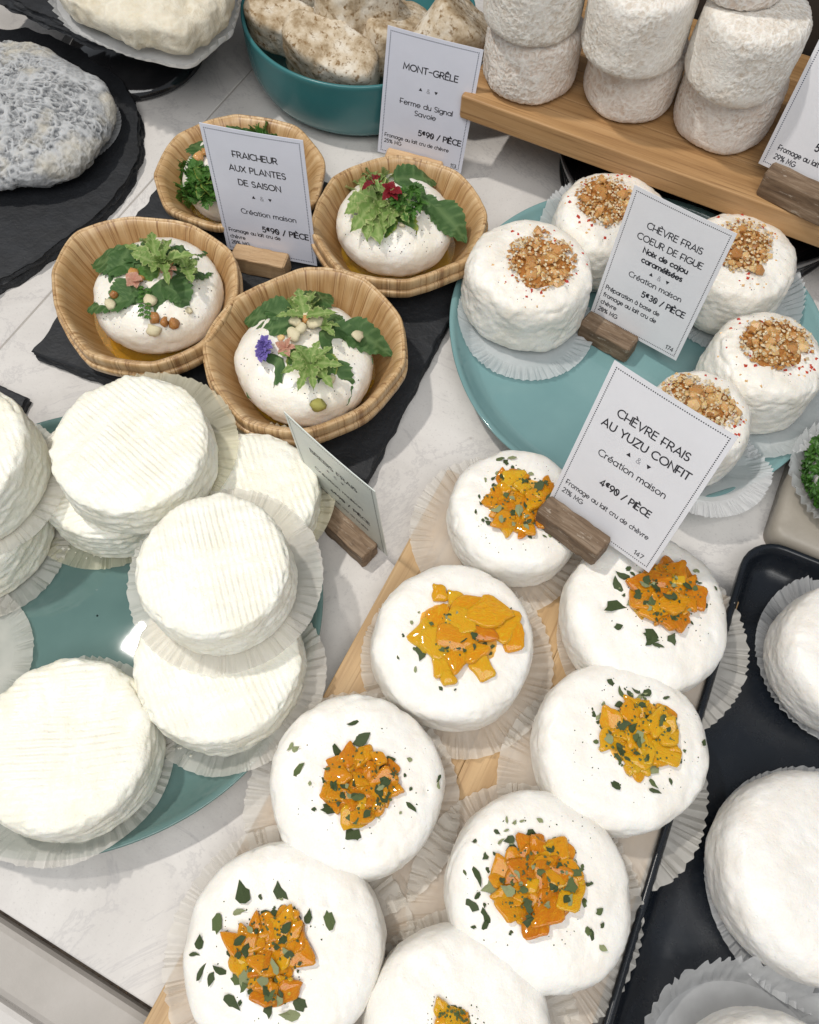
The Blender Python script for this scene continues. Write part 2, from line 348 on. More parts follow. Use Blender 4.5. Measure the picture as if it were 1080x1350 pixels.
m, nt, b = newmat('amber_syrup'); setp(nt, b, Base_Color=(.95, .50, .04), Roughness=.12); co = coords(nt)
tp = N(nt, 'ShaderNodeBsdfTransparent'); tp.inputs[0].default_value = (1, .80, .42, 1); ms = N(nt, 'ShaderNodeMixShader')
nt.links.new(ramp(nt, noise(nt, co, 160, 4), [(.35, (.08,) * 3), (.7, (.5,) * 3)]), ms.inputs[0])
nt.links.new(tp.outputs[0], ms.inputs[1]); nt.links.new(b.outputs[0], ms.inputs[2]); nt.links.new(ms.outputs[0], nt.nodes['Material Output'].inputs[0]); M['syrup'] = m
m, nt, b = newmat('caramel'); setp(nt, b, Base_Color=(.40, .17, .04), Roughness=.2); co = coords(nt)
tp = N(nt, 'ShaderNodeBsdfTransparent'); tp.inputs[0].default_value = (.95, .62, .34, 1); ms = N(nt, 'ShaderNodeMixShader')
nt.links.new(ramp(nt, noise(nt, co, 200, 4), [(.35, (.25,) * 3), (.65, (.9,) * 3)]), ms.inputs[0])
nt.links.new(tp.outputs[0], ms.inputs[1]); nt.links.new(b.outputs[0], ms.inputs[2]); nt.links.new(ms.outputs[0], nt.nodes['Material Output'].inputs[0]); M['caramel'] = m
# ------------------------------------------------------------ generic shapes
def cheese_mesh(name, r, h, n=3.4, nt_=128, nv=60, seed=0, low=.03, dent=.0005, fine=.00012, mode='fresh', mat=None,
                ridge_dir=0., ridge_T=.0028, ridge_a=.00022, outline=None, taper=0., topbulge=0., kn=1.0):
    """pressed round cheese: superellipse profile turned, then dented, ridged or wrinkled"""
    a = np.linspace(-PI / 2, PI / 2, 1200)
    ca, sa = np.abs(np.cos(a)), np.sin(a)
    pr = ca ** (2 / n); pz = .5 + .5 * np.sign(sa) * np.abs(sa) ** (2 / n)
    P = np.c_[pr * r, pz * h]; d = np.r_[0, np.cumsum(np.linalg.norm(np.diff(P, axis=0), axis=1))]
    s = np.linspace(0, d[-1], nv); pr, pz = np.interp(s, d, pr), np.interp(s, d, pz)
    pr[0] = pr[-1] = 0.002
    th = np.linspace(0, 2 * PI, nt_, endpoint=False)
    TH, PR = np.meshgrid(th, pr); _, PZ = np.meshgrid(th, pz)
    rs = np.random.default_rng(seed)
    ph = rs.uniform(0, 2 * PI, 6)
    R = r * (1 + low * (.6 * np.sin(2 * TH + ph[0]) + .45 * np.sin(3 * TH + ph[1]) + .25 * np.sin(5 * TH + ph[2])))
    if outline is not None: R = R / r * outline(TH)
    R = R * PR * (1 - taper * PZ)
    X, Y, Z = R * np.cos(TH), R * np.sin(TH), PZ * h
    Q = np.stack([X.ravel(), Y.ravel(), Z.ravel()], 1)
    dr = np.gradient(pr * r, axis=0); dz = np.gradient(pz * h, axis=0); nn = np.hypot(dr, dz) + 1e-12
    NR, NZ = dz / nn, -dr / nn
    NRm = np.repeat(NR[:, None], nt_, 1).ravel(); NZm = np.repeat(NZ[:, None], nt_, 1).ravel()
    Nn = np.stack([NRm * np.cos(TH).ravel(), NRm * np.sin(TH).ravel(), NZm], 1)
    off = rs.uniform(-50, 50, 3); Qn = Q + off
    tp = sstep(.55, .95, NZm); side = 1 - np.abs(NZm)
    D = dent * fbm(Qn, 70, seed, 3) * 1.4; wr = np.zeros(len(Q)) + .5
    D += topbulge * tp * (1 - (PR.ravel()) ** 2)
    if mode == 'fresh':
        D += fine * fbm(Qn, 320, seed + 3, 3) * 1.5
        D -= .0006 * sstep(.45, .8, fbm(Qn, 120, seed + 5, 2)) * kn
        e = np.exp(-((NZm - .5) / .3) ** 2); D += .0008 * e * fbm(Qn, 130, seed + 9, 3) * kn
        sd = 1 - sstep(.3, .8, NZm); D += sd * .00045 * fbm(Qn * np.array([1, 1, 1.8]), 260, seed + 13, 4) * kn
        f1 = fbm(Qn + .004 * fbm(Qn, 60, seed + 17, 2)[:, None], 48, seed + 15, 2)
        D -= .0007 * np.exp(-(f1 / .035) ** 2) * sstep(-.2, .3, fbm(Qn, 35, seed + 19, 1)) * (.35 + .65 * (1 - tp)) * kn
    elif mode == 'ridge':
        c_, s_ = math.cos(ridge_dir), math.sin(ridge_dir)
        u = Q[:, 0] * c_ + Q[:, 1] * s_ + .0016 * fbm(Qn, 38, seed + 1, 3); v = -Q[:, 0] * s_ + Q[:, 1] * c_
        prd = np.sin(2 * PI * u / ridge_T); amp = .7 + 1.1 * fbm(np.c_[u * .5, v, u * 0] + off, 150, seed + 2, 3)
        D += tp * ridge_a * prd * amp * (.25 + .95 * sstep(-.5, .35, fbm(Qn, 55, seed + 33, 2)))
        D += .35 * ridge_a * tp * np.sin(2 * PI * v / .009 + 3 * fbm(Qn, 40, seed + 6, 1))
        D += side * (.0010 * fbm(Qn * np.array([1, 1, 3.0]), 170, seed + 4, 4) * 1.4)
        e = np.exp(-((NZm - .6) / .22) ** 2); D += .0018 * e * fbm(Qn, 230, seed + 9, 3)
        D -= .0018 * e * sstep(.2, .6, fbm(Qn, 150, seed + 11, 2))
        D += fine * fbm(Qn, 380, seed + 3, 2)
    else:
        sc_ = {'wrinkle': 340 + 45 * (seed % 4), 'ash': 250, 'blob': 120, 'tomme': 200}[mode]
        amp = {'wrinkle': .00062, 'ash': .0012, 'blob': .0011, 'tomme': .0007}[mode]
        wp = Qn + .0022 * np.stack([fbm(Qn, 150, seed + k, 2) for k in (21, 22, 23)], 1)
        v1 = vnoise(wp * sc_, seed + 31); v2 = vnoise(wp * sc_ * 1.9, seed + 37)
        rg = 1 - np.clip(np.abs(v1) * 3.2, 0, 1); rg2 = 1 - np.clip(np.abs(v2) * 3.0, 0, 1)
        wr = np.clip(np.maximum(rg, .7 * rg2), 0, 1)
        patch = sstep(-.4, .25, fbm(Qn, 55, seed + 41, 3))
        wr = wr * (.35 + .65 * patch) + (1 - patch) * .45
        D += amp * (wr - .4)
        D += 2.0 * dent * fbm(Qn, 60, seed + 51, 2)
        if mode == 'tomme': wr = np.clip(PZ.ravel() * 1.6, 0, 1)  # holds height here, driving the ash and shade painted low on the pieces
    Q = Q + Nn * D[:, None]
    Q[:, 2] = np.maximum(Q[:, 2], 0)
    F = grid_faces(nt_, nv)
    top = list(range((nv - 1) * nt_, nv * nt_)); bot = list(range(nt_ - 1, -1, -1))
    return mesh(name, Q, F.tolist() + [top, bot], True, mat, {'wrinkle': wr})
BVH = {}
def bvh_of(o):
    if o.name not in BVH:
        mw = Matrix.LocRotScale(o.location, o.rotation_euler, o.scale)
        BVH[o.name] = BVHTree.FromPolygons([mw @ v.co for v in o.data.vertices], [tuple(p.vertices) for p in o.data.polygons])
    return BVH[o.name]
def hit(o, px, py):
    r = bvh_of(o).ray_cast(CAMPOS, ray(px, py))
    return (r[0], r[1]) if r[0] is not None else (None, None)
def drop(o, x, y):
    r = bvh_of(o).ray_cast(Vector((x, y, .39)), Vector((0, 0, -1)))
    return (r[0], r[1]) if r[0] is not None else (None, None)

def liner_mesh(name, R, r0=.76, pleats=64, rise=.0025, amp=.00045, mat=None, seed=0, wave=.0012, edge=.012, floor=None):
    rs = np.random.default_rng(seed); nth = pleats * 6; th = np.linspace(0, 2 * PI, nth, endpoint=False)
    ks = np.r_[np.array([.02, .4, r0 * .98]), np.linspace(r0, 1.0, 9)]
    jit = np.interp(th, np.linspace(0, 2 * PI, pleats + 1), np.r_[rs.uniform(-.6, .6, pleats), 0])
    fr = (th * pleats / (2 * PI) + jit * .8) % 1.0
    tri = 1 - np.abs(2 * fr - 1) * 2
    am = .6 + .4 * np.sin(3 * th + rs.uniform(0, 6)) * np.sin(7 * th + rs.uniform(0, 6))
    lowf = .5 * np.sin(2 * th + rs.uniform(0, 6)) + .35 * np.sin(3 * th + rs.uniform(0, 6)) + .25 * np.sin(7 * th + rs.uniform(0, 6)) + .15 * np.sin(13 * th + rs.uniform(0, 6))
    V = []; E = []
    for k in ks:
        t = max(0, (k - r0) / (1 - r0)); s = t * t * (3 - 2 * t)
        rr = R * k * (1 + s * (edge * tri * .6 + .012 * lowf))
        z = .0003 + rise * t ** 1.4 + (s ** .6) * amp * tri * (.8 + am) * 1.5 + wave * t * (lowf + .6) * .8
        V.append(np.c_[rr * np.cos(th), rr * np.sin(th), np.maximum(z, .0003)])
    V = np.concatenate(V)
    kk = sstep(r0, 1.0, np.hypot(V[:, 0], V[:, 1]) / R)
    V[:, 2] += kk * (.0007 * (fbm(V + seed, 90, seed, 3) + .3)); V[:, 2] = np.maximum(V[:, 2], .0003)
    if floor is not None: V[:, 2] += floor(V[:, 0], V[:, 1])
    F = grid_faces(nth, len(ks)).tolist() + [list(range(nth - 1, -1, -1))]
    return mesh(name, V, F, False, mat)

def slab(name, poly, z0, z1, mat, n=220, jag=.0009, seed=0, layers=5, parent=None, **k):
    """riven slate: jagged, layered edge"""
    P = resample(np.array([(p[0], p[1]) for p in poly], float), n); c = P.mean(0); V = []
    rs = np.random.default_rng(seed)
    T = np.roll(P, -1, 0) - np.roll(P, 1, 0); T /= np.linalg.norm(T, axis=1)[:, None]; Nn = np.c_[T[:, 1], -T[:, 0]]
    if ((P - c) * Nn).sum() < 0: Nn = -Nn
    zs = np.linspace(0, 1, layers * 2)
    for i, t in enumerate(zs):
        st = (i // 2)
        o = jag * (fbm(np.c_[P * 120, np.full(n, st * 3.7 + seed)], 1.0, seed, 3) * 1.8 + .5 * rs.uniform(-1, 1)) + .0012 * (1 - t) * .8
        V.append(np.c_[P + Nn * o[:, None] - c, np.full(n, (z1 - z0) * t)])
    # inner rings of the top
    for kk, dz in ((.985, .0), (.9, .0002), (.5, .0)):
        Q = (P - c) * kk; V.append(np.c_[Q, (z1 - z0) + .0003 * fbm(np.c_[Q * 60, np.zeros(n)], 1.0, seed + 4, 3) + dz])
    V = np.concatenate(V); nv = len(zs) + 3
    F = grid_faces(n, nv).tolist() + [list(range((nv - 1) * n, nv * n)), list(range(n - 1, -1, -1))]
    me = mesh(name, V, F, False, mat); return add(name, me, parent, (c[0], c[1], z0), **k)

def box_mesh(name, L, W, Hh, mat, bev=.0006, seg=10, rough=.0002, seed=0):
    """box with x = grain direction, rounded edges and slight waviness"""
    nx = seg; pts = []
    def ring(w_, h_, b_):
        o = []
        for (sx, sy, a0) in ((1, 1, 0), (-1, 1, PI / 2), (-1, -1, PI), (1, -1, 1.5 * PI)):
            for a in (0, PI / 4, PI / 2):
                o.append((sx * (w_ / 2 - b_) + b_ * math.cos(a0 + a), sy * (h_ / 2 - b_) + b_ * math.sin(a0 + a)))
        return o
    xs = [-L / 2, -L / 2 + bev] + list(np.linspace(-L / 2 + 2 * bev, L / 2 - 2 * bev, nx)) + [L / 2 - bev, L / 2]
    for i, x in enumerate(xs):
        k = bev if i in (0, len(xs) - 1) else 0
        for (y, z) in ring(W - 2 * k, Hh - 2 * k, bev): pts.append((x, y, z + Hh / 2))
    V = np.array(pts); V += rough * np.stack([vnoise(V * 300 + seed * 7, 3 + j) for j in range(3)], 1)
    m_ = 12; F = grid_faces(m_, len(xs)).tolist() + [list(range(m_ - 1, -1, -1)), list(range((len(xs) - 1) * m_, len(xs) * m_))]
    F = [f[::-1] for f in F]
    return mesh(name, V, F, False, mat)

def rrect(w_, l_, r_, n=8):
    o = []
    for (sx, sy, a0) in ((1, 1, 0), (-1, 1, PI / 2), (-1, -1, PI), (1, -1, 1.5 * PI)):
        for a in np.linspace(0, PI / 2, n): o.append((sx * (w_ / 2 - r_) + r_ * math.cos(a0 + a), sy * (l_ / 2 - r_) + r_ * math.sin(a0 + a)))
    return np.array(o)
def tray_mesh(name, w_, l_, r_, prof, mat):
    """rounded rectangle swept through (inset, z) pairs"""
    V = []
    for ins, z in prof:
        P = rrect(w_ - 2 * ins, l_ - 2 * ins, max(.001, r_ - ins)); V.append(np.c_[P, np.full(len(P), z)])
    n = len(V[0]); F = grid_faces(n, len(V)).tolist() + [list(range(n - 1, -1, -1)), list(range((len(V) - 1) * n, len(V) * n))]
    return mesh(name, np.concatenate(V), F, True, mat)

# ------------------------------------------------------------ setting: marble counter
DD = Vector((.910, -.414, 0)).normalized(); DN = Vector((.414, .910, 0)).normalized(); F0 = Vector((-.1672, -.0178, 0))
ANG = math.atan2(DD.y, DD.x)
counter = add('countertop', None, None, F0, (0, 0, ANG), kind='structure')
def slab_box(name, x0, x1, y0, y1, z0, z1, mat, bev, parent):
    V = []
    for ins, z in ((0, z0), (0, z1 - bev), (bev * .35, z1 - bev * .3), (bev, z1)):
        V += [(x0 + ins, y0 + ins, z), (x1 - ins, y0 + ins, z), (x1 - ins, y1 - ins, z), (x0 + ins, y1 - ins, z)]
    F = []
    for j in range(3):
        for a in range(4): F.append((j * 4 + a, j * 4 + (a + 1) % 4, (j + 1) * 4 + (a + 1) % 4, (j + 1) * 4 + a))
    F += [(3, 2, 1, 0), (12, 13, 14, 15)]
    return add(name, mesh(name, V, F, False, mat), parent)
slab_box('marble_slab', -.1902, 1.3, 0, 1.3, -.03, 0, M['marble'], .0008, counter)
slab_box('marble_slab', -1.3, -.1910, 0, 1.3, -.03, -.00005, M['marble'], .0008, counter)
slab_box('slab_joint', -.1911, -.1901, .001, 1.29, -.029, -.0006, M['ledge'], .0001, counter)
slab_box('dark_groove', -1.3, 1.3, -.0045, -.0002, -.04, -.012, M['groove'], .0002, counter)
slab_box('stone_ledge', -1.3, 1.3, -.0275, -.0035, -.05, -.0035, M['ledge'], .0035, counter)
slab_box('pale_ledge', -1.3, 1.3, -.30, -.0282, -.05, -.0065, M['ledge_pale'], .003, counter)
# grit in the groove
gv = []; gf = []
for i in range(220):
    x = random.uniform(-.25, .35); y = random.uniform(-.004, -.0008); s = random.uniform(.0003, .0009); z = -.0115; b0 = len(gv)
    gv += [(x - s, y - s * .5, z), (x + s, y - s * .6, z), (x + s * .3, y + s, z), (x, y, z + s * 1.3)]
    gf += [(b0, b0 + 1, b0 + 3), (b0 + 1, b0 + 2, b0 + 3), (b0 + 2, b0, b0 + 3)]
add('grit', mesh('grit', gv, gf, False, M['block']), counter, kind='stuff')
# dark shelf back
slab_box('dark_backboard', -1.3, 1.3, .0, .02, -.03, .5, M['dark'], .002, add('shelf_back', None, None, F0 + DN * .78, (0, 0, ANG), kind='structure'))

# ------------------------------------------------------------ text
def arc(cx, cy, rx, ry, a0, a1, n=None):
    n = n or max(5, int(abs(a1 - a0) / 22)); return [(cx + rx * math.cos(math.radians(a)), cy + ry * math.sin(math.radians(a))) for a in np.linspace(a0, a1, n)]
def G():
    g = {}; X = .66
    g['A'] = (.84, [[(0, 0), (.42, 1), (.84, 0)], [(.16, .30), (.68, .30)]])
    g['B'] = (.62, [[(0, 0), (0, 1), (.3, 1)] + arc(.3, .76, .24, .24, 90, -90) + [(0, .52)], [(.3, .52)] + arc(.34, .26, .28, .26, 90, -90) + [(0, 0)]])
    g['C'] = (.82, [arc(.5, .5, .5, .5, 48, 312, 18)])
    g['D'] = (.76, [[(0, 0), (0, 1), (.28, 1)] + arc(.28, .5, .48, .5, 88, -88, 12) + [(.28, 0), (0, 0)]])
    g['E'] = (.56, [[(.56, 1), (0, 1), (0, 0), (.56, 0)], [(0, .54), (.5, .54)]])
    g['F'] = (.54, [[(.54, 1), (0, 1), (0, 0)], [(-.12, .40), (.44, .40)]])
    g['G'] = (.92, [arc(.5, .5, .5, .5, 48, 350, 20) + [(.96, .46), (.55, .46)]])
    g['H'] = (.72, [[(0, 0), (0, 1)], [(.72, 0), (.72, 1)], [(0, .40), (.72, .40)]])
    g['I'] = (.0, [[(0, 0), (0, 1)]])
    g['L'] = (.52, [[(0, 1), (0, 0), (.52, 0)]])
    g['M'] = (.92, [[(0, 0), (.08, 1), (.46, .22), (.84, 1), (.92, 0)]])
    g['N'] = (.74, [[(0, 0), (0, 1), (.74, 0), (.74, 1)]])
    g['O'] = (1.0, [arc(.5, .5, .5, .5, 0, 360, 25)])
    g['P'] = (.60, [[(0, 0), (0, 1), (.3, 1)] + arc(.3, .73, .28, .27, 88, -88) + [(.3, .46), (.0, .46)]])
    g['R'] = (.64, [[(0, 0), (0, 1), (.3, 1)] + arc(.3, .73, .28, .27, 88, -88) + [(.3, .46), (.0, .46)], [(.30, .46), (.64, 0)]])
    g['S'] = (.56, [arc(.29, .745, .26, .255, 35, 255, 11) + arc(.29, .255, .27, .255, 85, -145, 12)])
    g['T'] = (.72, [[(0, 1), (.72, 1)], [(.36, 1), (.36, 0)]])
    g['U'] = (.72, [[(0, 1)] + arc(.36, .36, .36, .36, 180, 360, 11) + [(.72, 1)]])
    g['V'] = (.80, [[(0, 1), (.40, 0), (.80, 1)]])
    g['X'] = (.72, [[(0, 1), (.72, 0)], [(0, 0), (.72, 1)]])
    g['Y'] = (.76, [[(0, 1), (.38, .46), (.76, 1)], [(.38, .46), (.38, 0)]])
    g['Z'] = (.70, [[(0, 1), (.70, 1), (0, 0), (.70, 0)]])
    o = arc(.33, .33, .33, .33, 0, 360, 19)
    g['o'] = (.66, [o])
    g['a'] = (.66, [o, [(.66, X), (.66, 0)]])
    g['b'] = (.66, [o, [(0, 1), (0, 0)]])
    g['d'] = (.66, [o, [(.66, 1), (.66, 0)]])
    g['p'] = (.66, [o, [(0, X), (0, -.3)]])
    g['g'] = (.66, [o, [(.66, X), (.66, 0)] + arc(.36, -.03, .30, .27, 0, -140, 8)])
    g['c'] = (.55, [arc(.33, .33, .33, .33, 50, 310, 14)])
    g['e'] = (.64, [[(.03, .33), (.65, .33)] + arc(.33, .33, .33, .33, 8, 315, 16)])
    g['f'] = (.36, [[(.42, .98)] + arc(.30, .80, .16, .19, 80, 180, 6) + [(.14, 0)], [(0, X), (.38, X)]])
    g['h'] = (.56, [[(0, 0), (0, 1)], [(0, .38)] + arc(.28, .38, .28, .28, 170, 0, 8) + [(.56, 0)]])
    g['i'] = (.0, [[(0, 0), (0, X)], [(0, .84), (0, .92)]])
    g['j'] = (.12, [[(.12, X), (.12, -.1)] + arc(-.04, -.1, .16, .18, 0, -80, 5), [(.12, .84), (.12, .92)]])
    g['l'] = (.0, [[(0, 0), (0, 1)]])
    g['m'] = (.92, [[(0, 0), (0, X)], [(0, .4)] + arc(.23, .42, .23, .24, 170, 0, 7) + [(.46, 0)], [(.46, .4)] + arc(.69, .42, .23, .24, 170, 0, 7) + [(.92, 0)]])
    g['n'] = (.54, [[(0, 0), (0, X)], [(0, .38)] + arc(.27, .38, .27, .28, 170, 0, 8) + [(.54, 0)]])
    g['r'] = (.32, [[(0, 0), (0, X)], [(0, .38)] + arc(.24, .40, .24, .26, 170, 65, 5)])
    g['s'] = (.42, [arc(.22, .50, .18, .165, 35, 255, 8) + arc(.21, .17, .20, .17, 85, -145, 9)])
    g['t'] = (.36, [[(.16, .9), (.16, .14)] + arc(.30, .14, .14, .14, 180, 280, 5), [(0, X), (.36, X)]])
    g['u'] = (.54, [[(0, X)] + arc(.27, .28, .27, .28, 180, 360, 9) + [(.54, X)], [(.54, .3), (.54, 0)]])
    g['v'] = (.56, [[(0, X), (.28, 0), (.56, X)]])
    g['x'] = (.50, [[(0, X), (.5, 0)], [(0, 0), (.5, X)]])
    g['0'] = (.62, [arc(.31, .5, .31, .5, 0, 360, 21), [(.08, .85), (.54, .15)]])
    g['1'] = (.28, [[(0, .82), (.22, 1), (.22, 0)]])
    g['2'] = (.56, [arc(.28, .72, .27, .28, 160, -30, 9) + [(0, 0), (.58, 0)]])
    g['3'] = (.56, [arc(.27, .75, .24, .25, 140, -80, 9) + [(.2, .51)], [(.24, .51)] + arc(.27, .26, .28, .26, 75, -145, 10)])
    g['4'] = (.64, [[(.64, .26), (0, .26), (.44, 1), (.44, 0)]])
    g['5'] = (.58, [[(.52, 1), (.12, 1), (.07, .56)] + arc(.27, .32, .30, .32, 120, -140, 11)])
    g['7'] = (.56, [[(0, 1), (.56, 1), (.18, 0)]])
    g['9'] = (.60, [arc(.30, .69, .30, .31, 0, 360, 17), [(.60, .69), (.52, .36), (.24, 0)]])
    g['%'] = (.92, [arc(.18, .78, .18, .2, 0, 360, 11), arc(.74, .22, .18, .2, 0, 360, 11), [(.74, 1), (.18, 0)]])
    g['/'] = (.50, [[(0, -.06), (.5, 1.06)]])
    g['-'] = (.52, [[(0, .5), (.52, .5)]])
    g['\u20ac'] = (.52, [arc(.30, .68, .26, .30, 50, 310, 10), [(-.03, .74), (.40, .74)], [(-.03, .60), (.36, .60)]])
    g['&'] = (.66, [[(.66, .02), (.18, .66)] + arc(.32, .80, .17, .18, 200, -30, 8) + [(.10, .42)] + arc(.28, .25, .26, .25, 140, 330, 8) + [(.64, .46)]])
    g[' '] = (.30, [])
    for k, base, acc in (('\u00c8', 'E', [(.16, 1.32), (.36, 1.13)]), ('\u00ca', 'E', [(.1, 1.14), (.28, 1.32), (.46, 1.14)]),
                         ('\u00e9', 'e', [(.26, .80), (.46, .98)]), ('\u00e8', 'e', [(.22, .98), (.42, .80)]), ('\u00e0', 'a', [(.2, .98), (.42, .80)])):
        g[k] = (g[base][0], g[base][1] + [acc])
    return g
GL = G()
def ribbon(pts, t, V, F, tf, z):
    P = np.array(pts, float); closed = len(P) > 3 and np.linalg.norm(P[0] - P[-1]) < 1e-6
    if closed: P = P[:-1]
    n = len(P)
    if not closed:   # lengthen the ends a little like a round cap
        for e, q in ((0, 1), (n - 1, n - 2)):
            d = P[e] - P[q]; P[e] = P[e] + d / (np.linalg.norm(d) + 1e-9) * t * .3
    b0 = len(V)
    for i in range(n):
        a = P[(i - 1) % n] if (closed or i > 0) else P[i]; c = P[(i + 1) % n] if (closed or i < n - 1) else P[i]
        d1 = P[i] - a; d2 = c - P[i]
        if np.linalg.norm(d1) < 1e-9: d1 = d2
        if np.linalg.norm(d2) < 1e-9: d2 = d1
        d1 = d1 / np.linalg.norm(d1); d2 = d2 / np.linalg.norm(d2); n1 = np.array([-d1[1], d1[0]]); n2 = np.array([-d2[1], d2[0]])
        m_ = n1 + n2; L = np.linalg.norm(m_)
        m_ = n1 if L < .2 else m_ / L; k = 1 / max(.45, m_ @ n1)
        for s in (1, -1):
            x, y = P[i] + m_ * s * t / 2 * k; V.append((*tf(x, y), z))
    for i in range(n if closed else n - 1):
        j = (i + 1) % n; F.append((b0 + 2 * i, b0 + 2 * i + 1, b0 + 2 * j + 1, b0 + 2 * j))
def textwidth(s, track): return sum(GL[c][0] + track for c in s) - track
def text_mesh(name, s, x, y, cap, align, t, mat, z0, squeeze=1.0, track=.20):
    """lettering print: x,y = anchor on the baseline in card metres"""
    W = textwidth(s, track) * cap * squeeze
    x0 = x - (W / 2 if align == 'c' else W if align == 'r' else 0); V = []; F = []; cx = 0
    for c in s:
        adv, st = GL[c]
        for k, p in enumerate(st):
            ox = cx; ribbon(p, t * 1.22, V, F, lambda a, b: (x0 + (ox + a) * cap * squeeze, y + b * cap), z0 + k * 6e-6)
        cx += adv + track
    return mesh(name, V, F, False, mat)
CW, CH = .057, .0824
def price_card(label, BL, e1, e2, rows, matname='card', inkdots='ink', dot=.00033, size=(CW, CH), block=None, blockmat='block', blabel=None):
    e1 = Vector(e1).normalized(); e2 = Vector(e2); e2 = (e2 - e1 * e2.dot(e1)).normalized(); e3 = e1.cross(e2)
    W_, H_ = size; th = .0004
    V = [(0, 0, 0), (W_, 0, 0), (W_, H_, 0), (0, H_, 0), (0, 0, -th), (W_, 0, -th), (W_, H_, -th), (0, H_, -th)]
    # subdivided front for a faint bow
    nx, ny = 9, 11; V = []; 
    bow = lambda x, y: .0006 * math.sin(PI * x / W_) * (y / H_)
    for s in (0, 1):
        for j in range(ny):
            for i in range(nx): x, y = W_ * i / (nx - 1), H_ * j / (ny - 1); V.append((x, y, bow(x, y) - th * s))
    F = []
    for j in range(ny - 1):
        for i in range(nx - 1):
            a = j * nx + i; F.append((a, a + 1, a + nx + 1, a + nx)); q = a + nx * ny; F.append((q + nx, q + nx + 1, q + 1, q))
    bd = [i for i in range(nx)] + [j * nx + nx - 1 for j in range(1, ny)] + [(ny - 1) * nx + i for i in range(nx - 2, -1, -1)] + [j * nx for j in range(ny - 2, 0, -1)]
    for i in range(len(bd)): a, c = bd[i], bd[(i + 1) % len(bd)]; F.append((a, a + nx * ny, c + nx * ny, c))
    o = add('price_card', mesh('price_card', V, F, False, M[matname]), label=label, cat='price card', group='printed price cards in wooden holders')
    mw = Matrix(((e1.x, e2.x, e3.x, BL[0]), (e1.y, e2.y, e3.y, BL[1]), (e1.z, e2.z, e3.z, BL[2]), (0, 0, 0, 1)))
    o.matrix_world = mw
    def lift(me):
        for v in me.vertices: v.co.z += bow(v.co.x, v.co.y)
        return me
    # dotted frame
    V = []; F = []; ins = .0022; step = .00105
    def dotat(x, y):
        b0 = len(V)
        for a in range(6): V.append((x + dot * math.cos(a * PI / 3), y + dot * math.sin(a * PI / 3), .00006))
        F.append(tuple(range(b0, b0 + 6)))
    nxd = int((W_ - 2 * ins) / step); nyd = int((H_ - 2 * ins) / step)
    for i in range(nxd + 1):
        for y in (ins, H_ - ins): dotat(ins + (W_ - 2 * ins) * i / nxd, y)
    for j in range(1, nyd):
        for x in (ins, W_ - ins): dotat(x, ins + (H_ - 2 * ins) * j / nyd)
    add('dotted_border', lift(mesh('dotted_border', V, F, False, M[inkdots])), o)
    for r in rows:
        s, u, v, cap, al, t = r[:6]
        if s == 'orn':
            V = []; F = []
            for sx, sg in ((-.085, 1), (.085, -1)):
                x = (u + sx) * W_; y = (1 - v) * H_; k = .0011
                F.append(tuple(range(len(V), len(V) + 3))); V += [(x - k, y - k * .8 * sg, .00006), (x + k, y - k * .8 * sg, .00006), (x, y + k * sg, .00006)]
            F[1] = F[1][::-1]
            add('triangle_marks', lift(mesh('triangle_marks', V, F, False, M['ink'])), o)
            add('ampersand', lift(text_mesh('ampersand', '&', u * W_, (1 - v) * H_ - .0014, .0028, 'c', .09, M['ink_grey'], .00006)), o)
        else:
            sq = r[6] if len(r) > 6 else 1.0
            add('lettering', lift(text_mesh('lettering', s, u * W_, (1 - v) * H_ - cap * CW / 2, cap * CW, al, t, M['ink'], .00006, sq)), o)
    if block:
        u, L_, W2, H2, dz, dy = block
        c = Vector(BL) + e1 * (u * W_); b_ = add('card_holder', box_mesh('card_holder', L_, W2, H2, M[blockmat], .0009, 12, .0005, int(abs(BL[0]) * 999)),
            label=blabel, cat='card holder', group='wooden blocks that hold price cards')
        f = Vector((e1.x, e1.y, 0)).normalized(); g = Vector((-f.y, f.x, 0))
        b_.location = (c.x - g.x * dy, c.y - g.y * dy, dz)
        b_.rotation_euler = (0, -math.asin(max(-1, min(1, e1.z))) * .9, math.atan2(f.y, f.x))
    return o

# ------------------------------------------------------------ slates
sA = Vector((-.2210, .2676)); sC = Vector((-.0246, .1986)); sDv = Vector((.0655, .1755))
sq = [sA, sC, sC + sDv, sA + sDv]
slab('slate_board', sq, 0.0002, .008, M['slate'], 300, .0012, 3, label='square black slate board under the four wooden bowls', cat='slate board')
ov = [(-90, 20), (0, 38), (31, 38), (61, 46), (101, 64), (138, 87), (159, 107), (174, 131), (182, 165), (180, 196), (168, 229), (147, 260), (116, 290), (61, 330), (31, 352), (0, 368), (-60, 385), (-200, 330), (-220, 150)]
ov = smoothclosed([at(x, y, .009).xy for x, y in ov], 200)
slab('slate_board', ov, 0.0002, .009, M['slate'], 300, .0014, 5, label='big oval black slate under the grey ash-rinded cheese', cat='slate board')
up = [(18, 4), (83, 34), (122, 51), (170, 62), (214, 70), (243, 68), (266, 49), (309, 2), (330, -60), (200, -120), (0, -90), (-60, -30)]
upw = [at(x, y, .052).xy for x, y in up]
slab('slate_board', upw, .046, .055, M['slate'], 260, .0016, 8, label='raised black slate under the creamy cheese at the top left corner', cat='slate board')
sm = [at(*p, .007).xy for p in ((-60, 470), (0, 507), (33, 523), (22, 545), (-5, 535), (-80, 520))]
slab('slate_board', sm, .0002, .006, M['slate'], 120, .0009, 9, label='corner of a small black slate entering at the left edge of the counter', cat='slate board')

